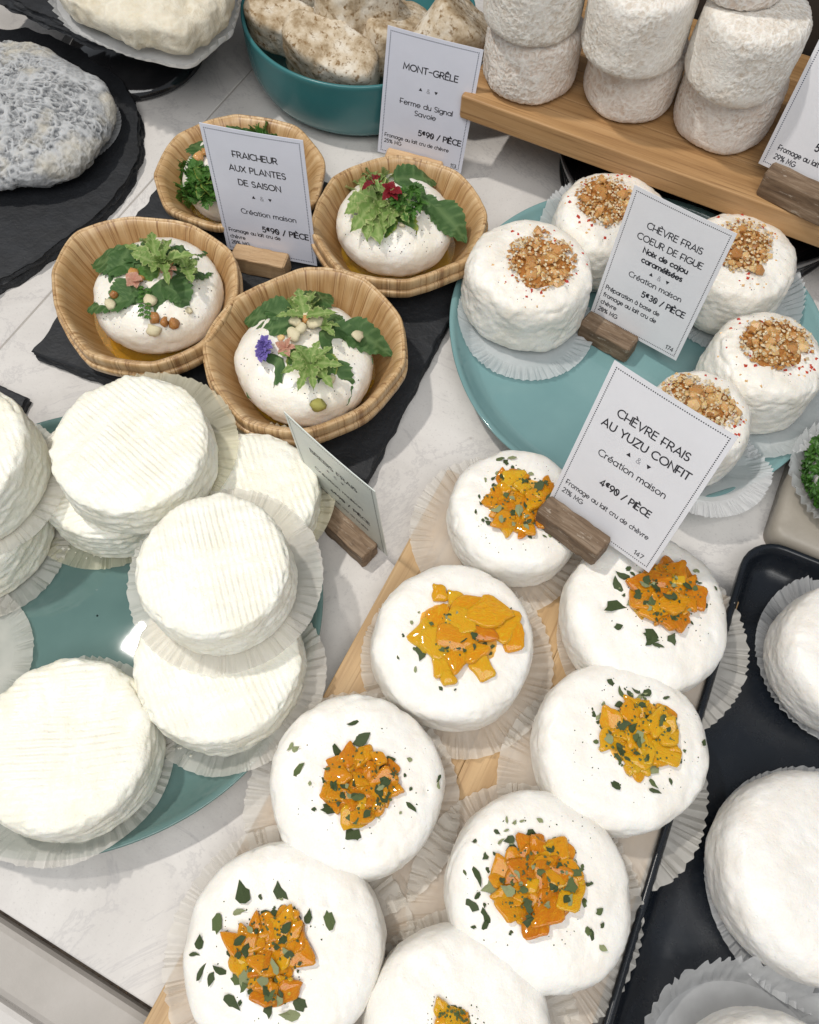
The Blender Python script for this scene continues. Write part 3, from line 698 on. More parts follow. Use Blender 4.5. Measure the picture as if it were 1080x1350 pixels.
# stands
c_ = Vector(np.mean(np.array([(p[0], p[1]) for p in upw]), 0)); 
V, F = lathe([(.0, 0), (.05, 0), (.052, .002), (.04, .006), (.018, .012), (.014, .030), (.03, .043), (.045, .0455), (0, .0455)])
st1 = add('cake_stand', mesh('cake_stand', V, F, True, M['glass']), loc=(c_.x - .01, c_.y + .02, .0003), label='dark pedestal stand under the raised slate at the top left', cat='stand')

# ------------------------------------------------------------ plates
def plate(loc, R, mat, label):
    pr = smoothprof([(.0005, .0015), (.55 * R, .0012), (.60 * R, .0001), (.66 * R, .0012), (.84 * R, .006), (.965 * R, .0145), (.992 * R, .0172), (R, .0182), (.995 * R, .0191), (.975 * R, .0184), (.945 * R, .0150), (.88 * R, .0095), (.80 * R, .0080), (.5 * R, .0076), (.0005, .0076)], 7)
    V, F = lathe(pr, 200); th = np.arctan2(V[:, 1], V[:, 0]); rr = np.hypot(V[:, 0], V[:, 1])
    k = 1 + .006 * np.sin(3 * th + 1) * sstep(.7 * R, R, rr) + .003 * np.sin(7 * th) * sstep(.9 * R, R, rr); V[:, 0] *= k; V[:, 1] *= k
    return add('dinner_plate', mesh('dinner_plate', V, F, True, mat), loc=(*loc, .0003), label=label, cat='plate')
plate((.1249, .2972), .1092, M['plate_r'], 'round turquoise glazed plate holding the nut topped cheeses')
plate((-.1506, .1141), .1110, M['plate_l'], 'round sage turquoise plate under the stacked plain white cheeses')

# ------------------------------------------------------------ liners
PR_ = [(0, .0076), (.80, .0080), (.88, .0095), (.945, .0150), (.975, .0184), (1.0, .0191), (1.2, .0195)]
def plate_floor(pl, c, rot):
    cs, sn_ = math.cos(rot), math.sin(rot)
    def f(x, y):
        X = c.x + x * cs - y * sn_ - pl[0]; Y = c.y + x * sn_ + y * cs - pl[1]
        return np.interp(np.hypot(X, Y) / pl[2], [p[0] for p in PR_], [p[1] for p in PR_]) - .0076 + .0008 * sstep(.72, .86, np.hypot(X, Y) / pl[2])
    return f
def liner(px, py, z, R, label, mat='paper', rise=.0018, group='pleated paper liners', seed=None, r0=.76, pleats=64, amp=.00060, wave=.0012, xy=None, edge=.012, pl=None):
    c = at(px, py, z) if xy is None else Vector((*xy, z)); seed = seed if seed is not None else int(px * 7 + py)
    o = add('paper_liner', liner_mesh('paper_liner', R, r0, pleats, rise, amp, M[mat], seed, wave, edge, None if pl is None else plate_floor(pl, c, (seed % 7) * .9)), loc=(c.x, c.y, z), label=label, cat='paper liner', group=group)
    o.rotation_euler = (0, 0, (seed % 7) * .9); return o

# ------------------------------------------------------------ bamboo boards
def board(name, origin, ang, L, depth, z0, z1, nstrip, mat, label, cross=False):
    root = add(name, None, loc=(origin[0], origin[1], z0), rot=(0, 0, ang), label=label, cat='wooden board')
    wd = depth / nstrip
    for i in range(nstrip):
        me = box_mesh('bamboo_strip', L, wd - .00012, z1 - z0, mat, .0005 if 0 < i < nstrip - 1 else .0009, 6, .00002, i)
        add('bamboo_strip', me, root, (L / 2, -(i + .5) * wd, 0))
    return root
# yuzu board: x axis of the board runs along its long left edge
ub = Vector((.4, .9165)).normalized(); angb = math.atan2(ub.y, ub.x); nb = Vector((ub.y, -ub.x))
p0 = nb * (-.0645) + ub * (-.115)
board('bamboo_board', p0, angb, .31, .162, .0003, .0145, 9, M['bamboo'], 'light bamboo board under the yuzu topped cheeses')
# raised board
e_ = (Vector((.217, .3471)) - Vector((.0213, .4299))).normalized(); ang2 = math.atan2(e_.y, e_.x); nn_ = Vector((-e_.y, e_.x))
q0 = Vector((.0213, .4299)) + nn_ * .135 - e_ * .006
board('bamboo_board', q0, ang2, .36, .135, .0445, .060, 5, M['bamboo_dark'], 'raised thick bamboo board under the stacked wrinkled cheeses')
qc = q0 + nn_ * .003 + e_ * .0
crate = add('crate_panel', None, loc=(qc.x, qc.y, .0003), rot=(0, 0, ang2), label='dark brown perforated panel behind the stacked wrinkled cheeses', cat='panel')
pm = box_mesh('panel', .42, .006, .17, M['dark'], .001, 6, .0001, 3); add('panel', pm, crate, (.20, .004, 0))
V, F = lathe([(.0004, .0012), (.0028, .0012), (.0032, .0), (.0036, .0012)], 20); hm = mesh('round_hole', V, F, True, M['black'])
for a_ in range(10):
    for b_ in range(5): add('round_hole', hm, crate, (.19 + a_ * .016, .0009, .08 + b_ * .016), (PI / 2, 0, 0))
cst = q0 + e_ * .15 - nn_ * .062
V, F = lathe(smoothprof([(.0005, .0), (.088, .0), (.094, .004), (.098, .016), (.103, .028), (.101, .029), (.095, .02), (.08, .012), (.03, .012), (.02, .02), (.02, .036), (.05, .0435), (.0005, .0435)], 5), 120)
add('cake_stand', mesh('cake_stand', V, F, True, M['glass']), loc=(cst.x, cst.y, .0003), label='smoked glass footed dish under the raised bamboo board', cat='stand')

# ------------------------------------------------------------ yuzu cheeses
def blob(seed, tris=1, flat=1.0):
    """small irregular chunk, unit size"""
    import bmesh
    bm = bmesh.new(); bmesh.ops.create_icosphere(bm, subdivisions=tris, radius=.5); rs = np.random.default_rng(seed)
    Vv = np.array([v.co[:] for v in bm.verts]); 
    for _ in range(4):
        d = rs.normal(size=3); d /= np.linalg.norm(d); k = rs.uniform(.22, .38); s = Vv @ d; Vv -= np.outer(np.maximum(s - k, 0) * .9, d)
    Vv *= 1 + .18 * rs.normal(size=(len(Vv), 1)) * .5
    Vv[:, 2] *= flat
    for v, c in zip(bm.verts, Vv): v.co = c
    me = bpy.data.meshes.new('piece'); bm.to_mesh(me); bm.free(); return me
def chunk(seed, jag=.2):
    """diced candied fruit: soft-edged uneven slab, unit size"""
    rs = np.random.default_rng(seed); n = int(rs.choice([4, 4, 4, 5])); a = np.linspace(0, 2 * PI, n, endpoint=False) + rs.uniform(-.2, .2, n)
    P = np.c_[np.cos(a) * rs.uniform(.56, .74, n), np.sin(a) * rs.uniform(.44, .66, n)]; Q = []
    for i in range(n):
        p, q = P[i], P[(i + 1) % n]
        for t in (.13, .37, .63, .87): Q.append(p + (q - p) * t + rs.uniform(-.035, .035, 2))
    Q = smoothclosed(np.array(Q), 26); m_ = len(Q); V = []; tl = rs.uniform(-.3, .3, 2); bu = rs.uniform(0, .35)
    for k, z in ((.80, -.5), (.95, -.38), (1.0, -.1), (1.0, .15), (.95, .38), (.85, .48), (.6, .5), (.3, .5)):
        R_ = Q * k; V.append(np.c_[R_, z + (R_ @ tl) * (z > 0) + bu * (1 - k) * (z > 0) + .10 * fbm(np.c_[R_ * 5, np.full(m_, z)], 1.0, seed, 2)])
    V = np.concatenate(V); F = grid_faces(m_, 8).tolist() + [list(range(m_ - 1, -1, -1)), list(range(7 * m_, 8 * m_))]
    return mesh('confit_piece', V, F, True)
def flake(seed):
    """torn dried leaf bit, curled, unit size"""
    rs = np.random.default_rng(seed); n = int(rs.integers(8, 12)); a = np.linspace(0, 2 * PI, n, endpoint=False) + rs.uniform(-.25, .25, n)
    r = rs.uniform(.26, .58, n); el = rs.uniform(.5, .95); cu = rs.uniform(-.9, .9)
    X = r * np.cos(a); Y = r * el * np.sin(a); Z = cu * X * X + .5 * cu * X * Y + rs.uniform(-.05, .05, n)
    V = [(0, 0, .04)] + [(X[i], Y[i], Z[i]) for i in range(n)]; V2 = [(x, y, z - .05) for x, y, z in V]
    F = [(0, i + 1, (i + 1) % n + 1) for i in range(n)]; F2 = [(c + n + 1, b + n + 1, a_ + n + 1) for a_, b, c in F]
    F3 = [(i + 1, i + n + 2, (i + 1) % n + n + 2, (i + 1) % n + 1) for i in range(n)]
    return mesh('herb_flake', V + V2, F + F2 + F3, False)
def pool(fn, k, mats, s0):
    out = []
    for i in range(k):
        for mm in mats:
            me = fn(s0 + i); me.materials.clear(); me.materials.append(M[mm]); out.append(me)
    return out
CONF = pool(chunk, 7, ['confit'], 100); CONFD = pool(chunk, 7, ['confit_dark'], 150)
HERB = pool(flake, 7, ['herb0', 'herb0', 'herb1', 'herb2', 'herb3'], 200)
NUT = pool(lambda s: blob(s, 1, .75), 8, ['nut', 'nut', 'nut_dark'], 300)
for me in NUT:
    me.name = 'nut_piece'
def place(parent, name, me, P, nrm, size, spin=None, tilt=.25, sz=None, sink=0.):
    """lay a small piece on a surface point"""
    n = (Vector(nrm) + Vector((random.uniform(-tilt, tilt), random.uniform(-tilt, tilt), 0))).normalized()
    q = n.to_track_quat('Z', 'Y') @ Matrix.Rotation(random.uniform(0, 2 * PI) if spin is None else spin, 3, 'Z').to_quaternion()
    o = add(name, me, parent, Vector(P) - parent.location - n * sink); o.rotation_mode = 'QUATERNION'; o.rotation_quaternion = q
    s = size if isinstance(size, tuple) else (size, size, size if sz is None else sz); o.scale = s; return o
def specks(parent, name, pts, matn, smin, smax, lift=.0):
    V = []; F = []
    for P, n in pts:
        s = random.uniform(smin, smax); n = Vector(n); a = n.orthogonal().normalized(); b_ = n.cross(a); t = random.uniform(0, 6); b0 = len(V)
        P = Vector(P) - parent.location + n * lift
        for k in range(4):
            an = t + k * PI / 2 + random.uniform(-.4, .4); rr = s * random.uniform(.35, .65); V.append(tuple(P + a * rr * math.cos(an) + b_ * rr * math.sin(an) - n * s * .1))
        V.append(tuple(P + n * s * .35))
        F += [(b0, b0 + 1, b0 + 4), (b0 + 1, b0 + 2, b0 + 4), (b0 + 2, b0 + 3, b0 + 4), (b0 + 3, b0, b0 + 4)]
    if V: return add(name, mesh(name, V, F, False, M[matn]), parent, kind='stuff')
def scatter(o, n, cx, cy, rx, ry, ang=0, gauss=False, rmin=0, nz=.55):
    out = []; k = 0
    while len(out) < n and k < n * 6:
        k += 1
        if gauss: u, v = random.gauss(0, .5), random.gauss(0, .5)
        else:
            r_ = math.sqrt(random.uniform(rmin ** 2, 1)); a = random.uniform(0, 2 * PI); u, v = r_ * math.cos(a), r_ * math.sin(a)
        c, s = math.cos(ang), math.sin(ang); px, py = cx + u * rx * c - v * ry * s, cy + u * rx * s + v * ry * c
        P, nn = hit(o, px, py)
        if P is not None and nn.z > nz: out.append((P, nn))
    return out
def puddle(o, scl, seed, name, matn):
    V = []; c_, s_ = math.cos(scl[4]), math.sin(scl[4]); n_ = 40
    rj = np.random.default_rng(seed).uniform(.68, 1.02, 10); rj = np.interp(np.arange(n_) / n_ * 10, np.arange(11), np.r_[rj, rj[0]])
    for kr in (0.02, .4, .75, .93, 1.0):
        for q in range(n_):
            t = 2 * PI * q / n_; u, v = scl[2] * kr * rj[q] * math.cos(t), scl[3] * kr * rj[q] * math.sin(t)
            P, n = hit(o, scl[0] + u * c_ - v * s_, scl[1] + u * s_ + v * c_)
            if P is None: P = Vector(V[-1]) + o.location if V else o.location; n = Vector((0, 0, 1))
            V.append(tuple(P - o.location + n * (.0005 if kr < .9 else .0003 if kr < .95 else -.0001)))
    add(name, mesh(name, V, [f[::-1] for f in grid_faces(n_, 5).tolist()], True, M[matn]), o)
BZ = .0148
YZ = [ # x, y, r, h, liner centre px, R, cluster (cx,cy,rx,ry,ang), tone, extra flakes px, label
 (.0520, .1705, .0338, .0300, (655, 706), .0445, (686, 662, 46, 38, .1), 'd', [(660, 606, 9), (675, 604, 8), (667, 609, 7), (645, 690, 9), (632, 655, 5), (634, 665, 4), (697, 700, 8), (655, 625, 5), (650, 632, 5), (662, 622, 6), (676, 618, 6), (686, 622, 6), (700, 625, 5), (640, 633, 4), (653, 643, 5)],
  'yuzu cheese partly behind the big price card, at the back left of the bamboo board'),
 (.0234, .1032, .0378, .0300, (603, 873), .0455, None, 'o', [(558, 857, 15), (640, 851, 7), (649, 853, 5), (646, 862, 4), (634, 869, 4)],
  'yuzu cheese topped with large bright orange fruit strips'),
 (.1125, .1232, .0395, .0300, (858, 846), .0465, (878, 787, 43, 38, .2), 'd', [(821, 760, 13), (813, 772, 14), (811, 800, 18), (815, 827, 8), (858, 836, 13), (859, 845, 11), (867, 851, 9), (886, 842, 9), (945, 766, 5), (957, 778, 8), (943, 776, 4), (828, 750, 5), (834, 757, 5)],
  'yuzu cheese just below the price card, nearest the black tray corner'),
 (-.0156, .0393, .0380, .0300, (465, 1058), .0478, (476, 1035, 52, 44, -.25), 'd', [(466, 954, 9), (444, 992, 13), (477, 976, 17), (455, 1000, 10), (384, 985, 7), (390, 988, 6), (393, 1016, 11), (541, 1063, 10), (578, 1026, 7), (577, 1035, 6), (462, 1100, 12), (437, 1065, 17), (500, 1055, 14), (478, 1075, 12), (440, 1030, 9), (431, 1028, 8)],
  'yuzu cheese at the left board edge beside the white cheese plate'),
 (.0978, .0620, .0377, .0300, (792, 1036), .0470, (843, 970, 52, 48, -.2), 'o', [(806, 901, 7), (818, 913, 9), (796, 930, 6), (830, 915, 7), (845, 918, 10), (852, 914, 9), (838, 912, 7), (816, 929, 8), (790, 945, 6), (795, 957, 7), (832, 996, 15), (857, 985, 12), (860, 1033, 8), (862, 1043, 9), (884, 1030, 5), (927, 980, 8), (812, 1035, 8), (851, 945, 7), (858, 955, 9), (845, 953, 7)],
  'yuzu cheese with pale orange cubes at the right board edge'),
 (.0614, .0028, .0384, .0300, (690, 1196), .0500, (706, 1163, 50, 56, .75), 'd', [(668, 1082, 5), (700, 1098, 8), (672, 1107, 8), (673, 1120, 9), (678, 1085, 4), (688, 1083, 4), (712, 1082, 6), (630, 1155, 14), (648, 1168, 15), (623, 1193, 9), (641, 1208, 9), (640, 1220, 7), (625, 1222, 5), (630, 1181, 6), (613, 1150, 4), (640, 1130, 5), (655, 1097, 5), (668, 1095, 4), (706, 1213, 15), (780, 1232, 10), (775, 1228, 6), (794, 1250, 7), (794, 1220, 5), (790, 1202, 7), (770, 1190, 5), (776, 1166, 5), (655, 1128, 5), (626, 1110, 4), (660, 1110, 6)],
  'yuzu cheese with dark amber fruit beside the black tray, lower middle'),
 (-.0388, -.0234, .0400, .0300, (385, 1262), .0515, (355, 1262, 44, 62, .1), 'd', [(321, 1179, 15), (369, 1175, 13), (435, 1213, 13), (286, 1217, 13), (315, 1202, 9), (388, 1206, 11), (407, 1210, 9), (264, 1243, 9), (257, 1258, 7), (265, 1282, 11), (278, 1290, 10), (290, 1280, 10), (305, 1320, 13), (384, 1338, 14), (395, 1325, 10), (352, 1205, 10), (362, 1207, 11), (303, 1239, 9), (297, 1232, 7), (355, 1330, 9), (375, 1315, 13)],
  'yuzu cheese nearest the counter edge at the bottom left'),
 (.0300, -.0480, .0370, .0300, (615, 1370), .0470, (598, 1342, 22, 16, .4), 'o', [],
  'yuzu cheese cut off by the bottom edge of the photo'),
]
grpY = 'fresh goat cheeses topped with yuzu confit'
for i, (x, y, r, h, lp, lR, cl, tone, ex, lab) in enumerate(YZ):
    liner(*lp, BZ, lR, 'pleated liner under the ' + lab.split(',')[0].replace(' and few herbs', '').replace('large bright ', ''), 'paper', .0012, seed=i * 13 + 1, r0=.72, pleats=60 + i % 3 * 4)
    o = add('yuzu_cheese', cheese_mesh('yuzu_cheese', r, h, 5.2 + .6 * math.sin(i * 2.3), 200, 96, 40 + i, .022, .0008, .00016, mat=M['yuzu'], topbulge=.0002, taper=.03), loc=(x, y, BZ + .0009),
            label=lab, cat='cheese', group=grpY)
    P_ = CONFD if tone == 'd' else CONF
    scl = cl or (603, 836, 60, 52, 0)
    if i < 7: puddle(o, scl, i, 'syrup', 'syrup')
    if cl:
        cx, cy, rx, ry, an = cl
        pts = scatter(o, 46 if i < 7 else 7, cx, cy, rx * .92, ry * .92, an)
        tops = []
        for k, (P, n) in enumerate(pts):
            s = random.uniform(.0055, .0125) if i < 7 else .008
            lv = 0 if k < 26 else random.uniform(.0008, .0022)
            me = random.choice(P_ if random.random() < .75 else CONF + CONFD)
            place(o, 'confit_piece', me, P + Vector((0, 0, .0009 + lv)), n, (s * 1.15, s * random.uniform(.75, 1.1), random.uniform(.0018, .0032)), tilt=.35); tops.append((P.x, P.y, P.z + .0009 + lv + .0019, s * .5))
        def topz(P): return max([t[2] for t in tops if math.hypot(t[0] - P.x, t[1] - P.y) < t[3]] + [P.z + .0006])
        specks(o, 'herb_crumb', [(Vector((P.x, P.y, topz(P))), n) for P, n in scatter(o, 90, cx, cy, rx, ry, an)], 'herb1', .0006, .0016)
        specks(o, 'herb_dust', scatter(o, 45, cx, cy, rx * 1.9, ry * 1.9, an, rmin=.4), 'herb0', .0004, .0011)
        for P, n in scatter(o, 26 if i < 7 else 0, cx, cy, rx * 1.0, ry * 1.0, an):
            place(o, 'herb_flake', random.choice(HERB), Vector((P.x, P.y, topz(P) + .0004)), n, random.choice([.0026, .0034, .0042, .0054, .0068]), tilt=.5, sz=.0036)
    for P, n in scatter(o, 13 if i < 7 else 3, scl[0], scl[1], scl[2] * 1.45, scl[3] * 1.45, scl[4], rmin=.55):
        place(o, 'herb_flake', random.choice(HERB), P + n * .0006, n, random.uniform(.0016, .0036), tilt=.4, sz=.003)
    for (px, py, s) in ex:
        P, n = hit(o, px, py)
        if P is None: continue
        place(o, 'herb_flake', random.choice(HERB), P + n * (.0006 if not cl else .0007), n, (s / 2750 * 1.85, s / 2750 * random.uniform(1.1, 1.9), .0042), tilt=.35)
    if i == 1:   # strips read off the photograph: px, py, length, width, angle (deg)
        for (px, py, L_, W_, an, lv, dk) in [(580, 783, 20, 20, 5, 0, 0), (602, 791, 24, 20, 50, 0, 0), (617, 805, 46, 30, 15, .001, 0), (660, 822, 40, 44, -25, .0005, 0), (645, 812, 46, 40, -10, .0022, 0), (560, 838, 30, 38, -50, 0, 0), (578, 820, 34, 32, 30, .0008, 0),
                (575, 850, 34, 30, 70, .001, 0), (598, 845, 40, 32, 20, .0022, 1), (586, 880, 26, 34, 85, 0, 0), (600, 868, 32, 30, 100, .001, 0), (634, 882, 26, 30, 60, 0, 0), (622, 862, 36, 26, 35, .001, 0), (628, 835, 40, 30, -30, .001, 1), (605, 820, 30, 30, 0, .0024, 0), (675, 840, 34, 26, -75, 0, 0), (590, 893, 20, 18, 10, 0, 0)]:
            P, n = hit(o, px, py)
            place(o, 'confit_piece', random.choice(CONF if not dk else CONFD), P + Vector((0, 0, .0011 + lv)), n, (L_ / 2300, W_ / 2300, .0034), spin=math.radians(-an), tilt=.12)
        for P, n in scatter(o, 26, 600, 838, 38, 26):
            place(o, 'herb_flake', random.choice(HERB), P + Vector((0, 0, .0050)), n, random.uniform(.002, .0042), tilt=.5, sz=.003)
        specks(o, 'herb_crumb', [(P + Vector((0, 0, .0045)), n) for P, n in scatter(o, 25, 600, 838, 40, 30)], 'herb1', .0006, .0014)

# ------------------------------------------------------------ fig and cashew cheeses on the turquoise plate
PZ_ = .0082
FG = [
 (.0590, .3170, .0370, .042, (692, 428), .0405, (713, 346, 44, 36, .1), 'nut topped cheese at the left rim of the turquoise plate'),
 (.1085, .3620, .0352, .040, (792, 322), .0405, (800, 268, 42, 32, .3), 'nut topped cheese half behind the fig price card'),
 (.1785, .3345, .0340, .042, (962, 400), .0400, (978, 326, 38, 34, .2), 'nut topped cheese at the back right below the bamboo board'),
 (.1860, .2665, .0315, .042, (1003, 530), .0410, (1022, 455, 48, 32, .2), 'nut topped cheese at the right frame edge, on the plate'),
 (.1445, .2270, .0295, .042, (918, 618), .0355, (925, 530, 54, 26, .45), 'nut topped cheese mostly hidden behind the large yuzu price card'),
]
for i, (x, y, r, h, lp, lR, cl, lab) in enumerate(FG):
    liner(*lp, PZ_ + .0006, lR, 'liner under the ' + lab, 'paper_white', .0010, seed=i * 17 + 5, r0=.74, pleats=70, wave=.0006, pl=(.1249, .2972, .1092))
    o = add('nut_cheese', cheese_mesh('nut_cheese', r, h, 5.2, 200, 96, 70 + i, .024, .0011, .0003, mat=M['fig'], kn=1.4, taper=.07), loc=(x, y, PZ_ + .0012),
            label=lab, cat='cheese', group='fresh goat cheeses topped with caramelised cashew nuts')
    cx, cy, rx, ry, an = cl
    puddle(o, (cx, cy, rx * 1.02, ry * 1.02, an), i + 50, 'caramel', 'caramel')
    for k, (P, n) in enumerate(scatter(o, 50, cx, cy, rx * .85, ry * .85, an, gauss=(i % 2 == 0))):
        s = random.choice([.0036, .0045, .0058, .0072, .0086])
        place(o, 'nut_piece', random.choice(NUT), P + Vector((0, 0, .0008 + (0 if k < 30 else random.uniform(.0008, .0018)))), n, (s, s * random.uniform(.7, 1), s * random.uniform(.6, .9)), tilt=.6)
    specks(o, 'sesame_seed', [(P + Vector((0, 0, random.uniform(.001, .004))), n) for P, n in scatter(o, 170, cx, cy, rx, ry, an)], 'sesame', .0014, .0024)
    specks(o, 'nut_crumb', [(P + Vector((0, 0, random.uniform(.0, .0035))), n) for P, n in scatter(o, 160, cx, cy, rx * 1.05, ry * 1.05, an)], 'nut', .001, .003)
    specks(o, 'nut_crumb', [(P + Vector((0, 0, random.uniform(.0, .003))), n) for P, n in scatter(o, 70, cx, cy, rx * 1.0, ry * 1.0, an)], 'nut_dark', .001, .0028)
    specks(o, 'chilli_flake', scatter(o, 34, cx, cy, rx * 1.4, ry * 1.4, an, rmin=.35), 'chilli', .0012, .0034)
    specks(o, 'caramel_drop', scatter(o, 26, cx, cy, rx * 1.8, ry * 1.8, an, rmin=.3), 'stain', .001, .0030, -.0002)
    specks(o, 'pepper_speck', scatter(o, 30, cx, cy, rx * 1.7, ry * 1.7, an), 'pepper', .0004, .0010)

# ------------------------------------------------------------ plain ridged cheeses on the sage plate
WT = [ # x,y,z,r,h, ridge dir, period, liner, lab
 (-.1490, .1815, PZ_, .0405, .030, 1.9, .0028, (142, 652, .0430, 'paper_wet'), 'plain white cheese under the tilted top one, back of the sage plate'),
 (-.0800, .1720, PZ_, .0370, .030, .4, .0030, (336, 668, .0430, 'paper_wet'), 'plain white cheese behind the front stack, near the slate corner'),
 (-.0819, .0890, PZ_, .0400, .031, .55, .0030, (310, 900, .0442, 'paper'), 'plain white cheese lowest at the right rim of the sage plate'),
 (-.1425, .0475, PZ_, .0395, .032, 1.72, .0031, (97, 1000, .0465, 'paper'), 'large plain white cheese alone at the front of the sage plate'),
 (-.2180, .1520, PZ_, .0400, .032, .3, .003, (-18, 716, .0430, 'paper'), 'plain white cheese lowest in the stack at the left frame edge'),
 (-.2330, .0780, PZ_, .0330, .030, .3, .003, (-62, 872, .0385, 'paper'), 'plain white cheese beyond the left frame edge, only its liner in view'),
 (-.1310, .1805, .0405, .0388, .027, .9, .0027, (196, 590, .0440, 'paper_wet'), 'topmost ridged white cheese at the back of the sage plate'),
 (-.0828, .1222, .0410, .0352, .030, .35, .0026, (298, 762, .0450, 'paper'), 'small ridged white cheese stacked at the right of the plate'),
 (-.2110, .1670, .0410, .0395, .034, .5, .0027, (-24, 640, .0400, 'paper'), 'tall white cheese on top of the stack at the left frame edge'),
]
for i, (x, y, z, r, h, rd, T, (lx, ly, lR, lm), lab) in enumerate(WT):
    liner(lx, ly, z + .0004, lR, 'liner under the ' + lab.split(',')[0], lm, .001 if z < .02 else -.0002, seed=i * 19 + 3, r0=.74, pleats=58, wave=.0014 if z < .02 else .0008, pl=(-.1506, .1141, .1110) if z < .02 else None)
    o = add('white_cheese', cheese_mesh('white_cheese', r * .965, h, 11.0, 300, 120, 90 + i, .012, .0006, .00012, 'ridge', M['ewe'], rd, T, .00030, taper=.03), loc=(x, y, z + .0010),
        label=lab, cat='cheese', group='plain ridged white cheeses')
    if i == 3: o.rotation_euler = (math.radians(-2), math.radians(2), 0)

M['curd'] = M['ewe']
holder = add('curd_crumbs', mesh('curd_crumbs', *(lambda L: ([v for b in L for v in b], [tuple(k + 5 * i for k in f) for i in range(len(L)) for f in ((0, 1, 4), (1, 2, 4), (2, 3, 4), (3, 0, 4))]))(
    [(lambda p, q, t: [(p.x + q * math.cos(t + k * PI / 2) * random.uniform(.5, 1), p.y + q * math.sin(t + k * PI / 2) * random.uniform(.5, 1), p.z) for k in range(4)] + [(p.x, p.y, p.z + q * .9)])(at(cx + random.gauss(0, 9), cy + random.gauss(0, 7), .0105), random.uniform(.0004, .0016), random.uniform(0, 6))
     for cx, cy in ((150, 1075), (172, 1068), (195, 1040), (208, 1000), (240, 985), (300, 1002), (350, 985), (395, 960), (408, 648), (404, 690), (130, 1088), (60, 1104), (120, 730), (90, 725)) for _ in range(5)]),
    False, M['curd']), label='tiny white curd crumbs fallen round the ridged cheeses', cat='crumbs', kind='stuff')
# ------------------------------------------------------------ wooden bowls with herbed cheeses
def leaf_mesh(name, mat, teeth=7, deep=.12, fold=.12, curl=.18, lobes=0, seed=0, rows=22):
    """leaf along +x, unit length; width 1 at the widest; toothed or lobed edge, folded along the midrib"""
    rs = np.random.default_rng(seed); V = []; E = []; Vn = []
    for i in range(rows):
        t = i / (rows - 1)
        wd = (math.sin(PI * min(1, t ** .75)) ** .75) * .5 * (1 - .25 * t) + .012
        if lobes: wd *= .42 + .62 * abs(math.sin(PI * lobes * t + .5)) ** .8
        tooth = 1 + deep * (((t * teeth) % 1.0) - .5) * 1.6
        for s in (-1, -.66, -.33, 0, .33, .66, 1):
            wj = wd * (tooth if abs(s) == 1 else 1) * (1 + .05 * rs.uniform(-1, 1) * abs(s))
            x = t + (.05 if abs(s) == 1 else 0) * (1 - t) * ((t * teeth) % 1.0)
            side_v = .0 + .03 * math.cos(2 * PI * (t * 5 - abs(s) * .8)) * abs(s)
            z = -curl * (t - .35) ** 2 * 1.6 + fold * abs(s) * wd * 2 * .5 + side_v * .6 + .02 * math.sin(9 * t + s * 2 + seed)
            V.append((x, s * wj, z)); E.append(abs(s) ** 2 * (.9 + .2 * rs.uniform(-1, 1)))
            Vn.append(1.0 if s == 0 else .5 + .5 * max(0, math.cos(2 * PI * (t * 5 - abs(s) * .9))) ** 6)
    F = []
    for i in range(rows - 1):
        for k in range(6): a = i * 7 + k; F.append((a, a + 7, a + 8, a + 1))
    return mesh(name, V, F, True, M[mat], {'edge': E, 'vein': Vn})
LM = {'dark': [leaf_mesh('leaf', 'leaf', 8, .16, .10, .25, 0, s) for s in (1, 2, 3)],
      'mid': [leaf_mesh('leaf', 'leaf_mid', 9, .10, .12, .30, 0, s) for s in (4, 5)],
      'pale': [leaf_mesh('leaf', 'leaf_pale', 12, .30, .22, .3, 3, s) for s in (6, 7, 8)],
      'pars': [leaf_mesh('leaf', 'parsley', 14, .4, .2, .4, 4, s) for s in (9, 10, 11)]}
def fix(me, nm):
    me = me.copy(); me.materials.clear(); me.materials.append(M[nm]); return me
LM['purple'] = [fix(LM['dark'][0], 'petal_purple')]; LM['red'] = [fix(LM['dark'][0], 'petal_red')]; LM['pink'] = [fix(LM['dark'][1], 'petal_pink')]
def leaf(o, kind, a, b_, wpx, z0=None, z1=None, lift=.0025, name='leaf', roll=0.):
    """leaf from pixel a (stalk) to pixel b (tip); heights sit just above the cheese"""
    P, n = hit(o, *a); Q, n2 = hit(o, *b_)
    zt = o.location.z + .034
    if P is None: P = at(*a, zt - .004)
    if Q is None or Q.z < o.location.z + .012:
        Q = at(*b_, (z1 if z1 is not None else max(P.z - .008, o.location.z + .02)))
    P = Vector(P) + Vector((0, 0, lift if z0 is None else z0)); Q = Vector(Q) + Vector((0, 0, (lift * .5) if z1 is None else z1))
    # keep the photographed direction after lifting
    if z0 is not None: P = at(*a, P.z)
    if z1 is not None: Q = at(*b_, Q.z)
    X = Q - P; L_ = X.length * (1.14 if kind == 'dark' else 1); X.normalize(); Z = Vector((0, 0, 1)) - X * X.z; Z.normalize(); Y = Z.cross(X)
    R = Matrix.Rotation(roll, 3, X)
    Z = R @ Z; Y = R @ Y
    W_ = 1.55 * wpx / (1080 / max(.2, (CAMPOS - P).dot(-FW) * 1.0 if False else (P - CAMPOS).dot(FW)))
    me = random.choice(LM[kind]); l = add(name, me, o)
    loc = P - o.location
    l.matrix_local = Matrix(((X.x * L_, Y.x * W_, Z.x * L_ * .8, loc.x), (X.y * L_, Y.y * W_, Z.y * L_ * .8, loc.y), (X.z * L_, Y.z * W_, Z.z * L_ * .8, loc.z), (0, 0, 0, 1)))
    return l
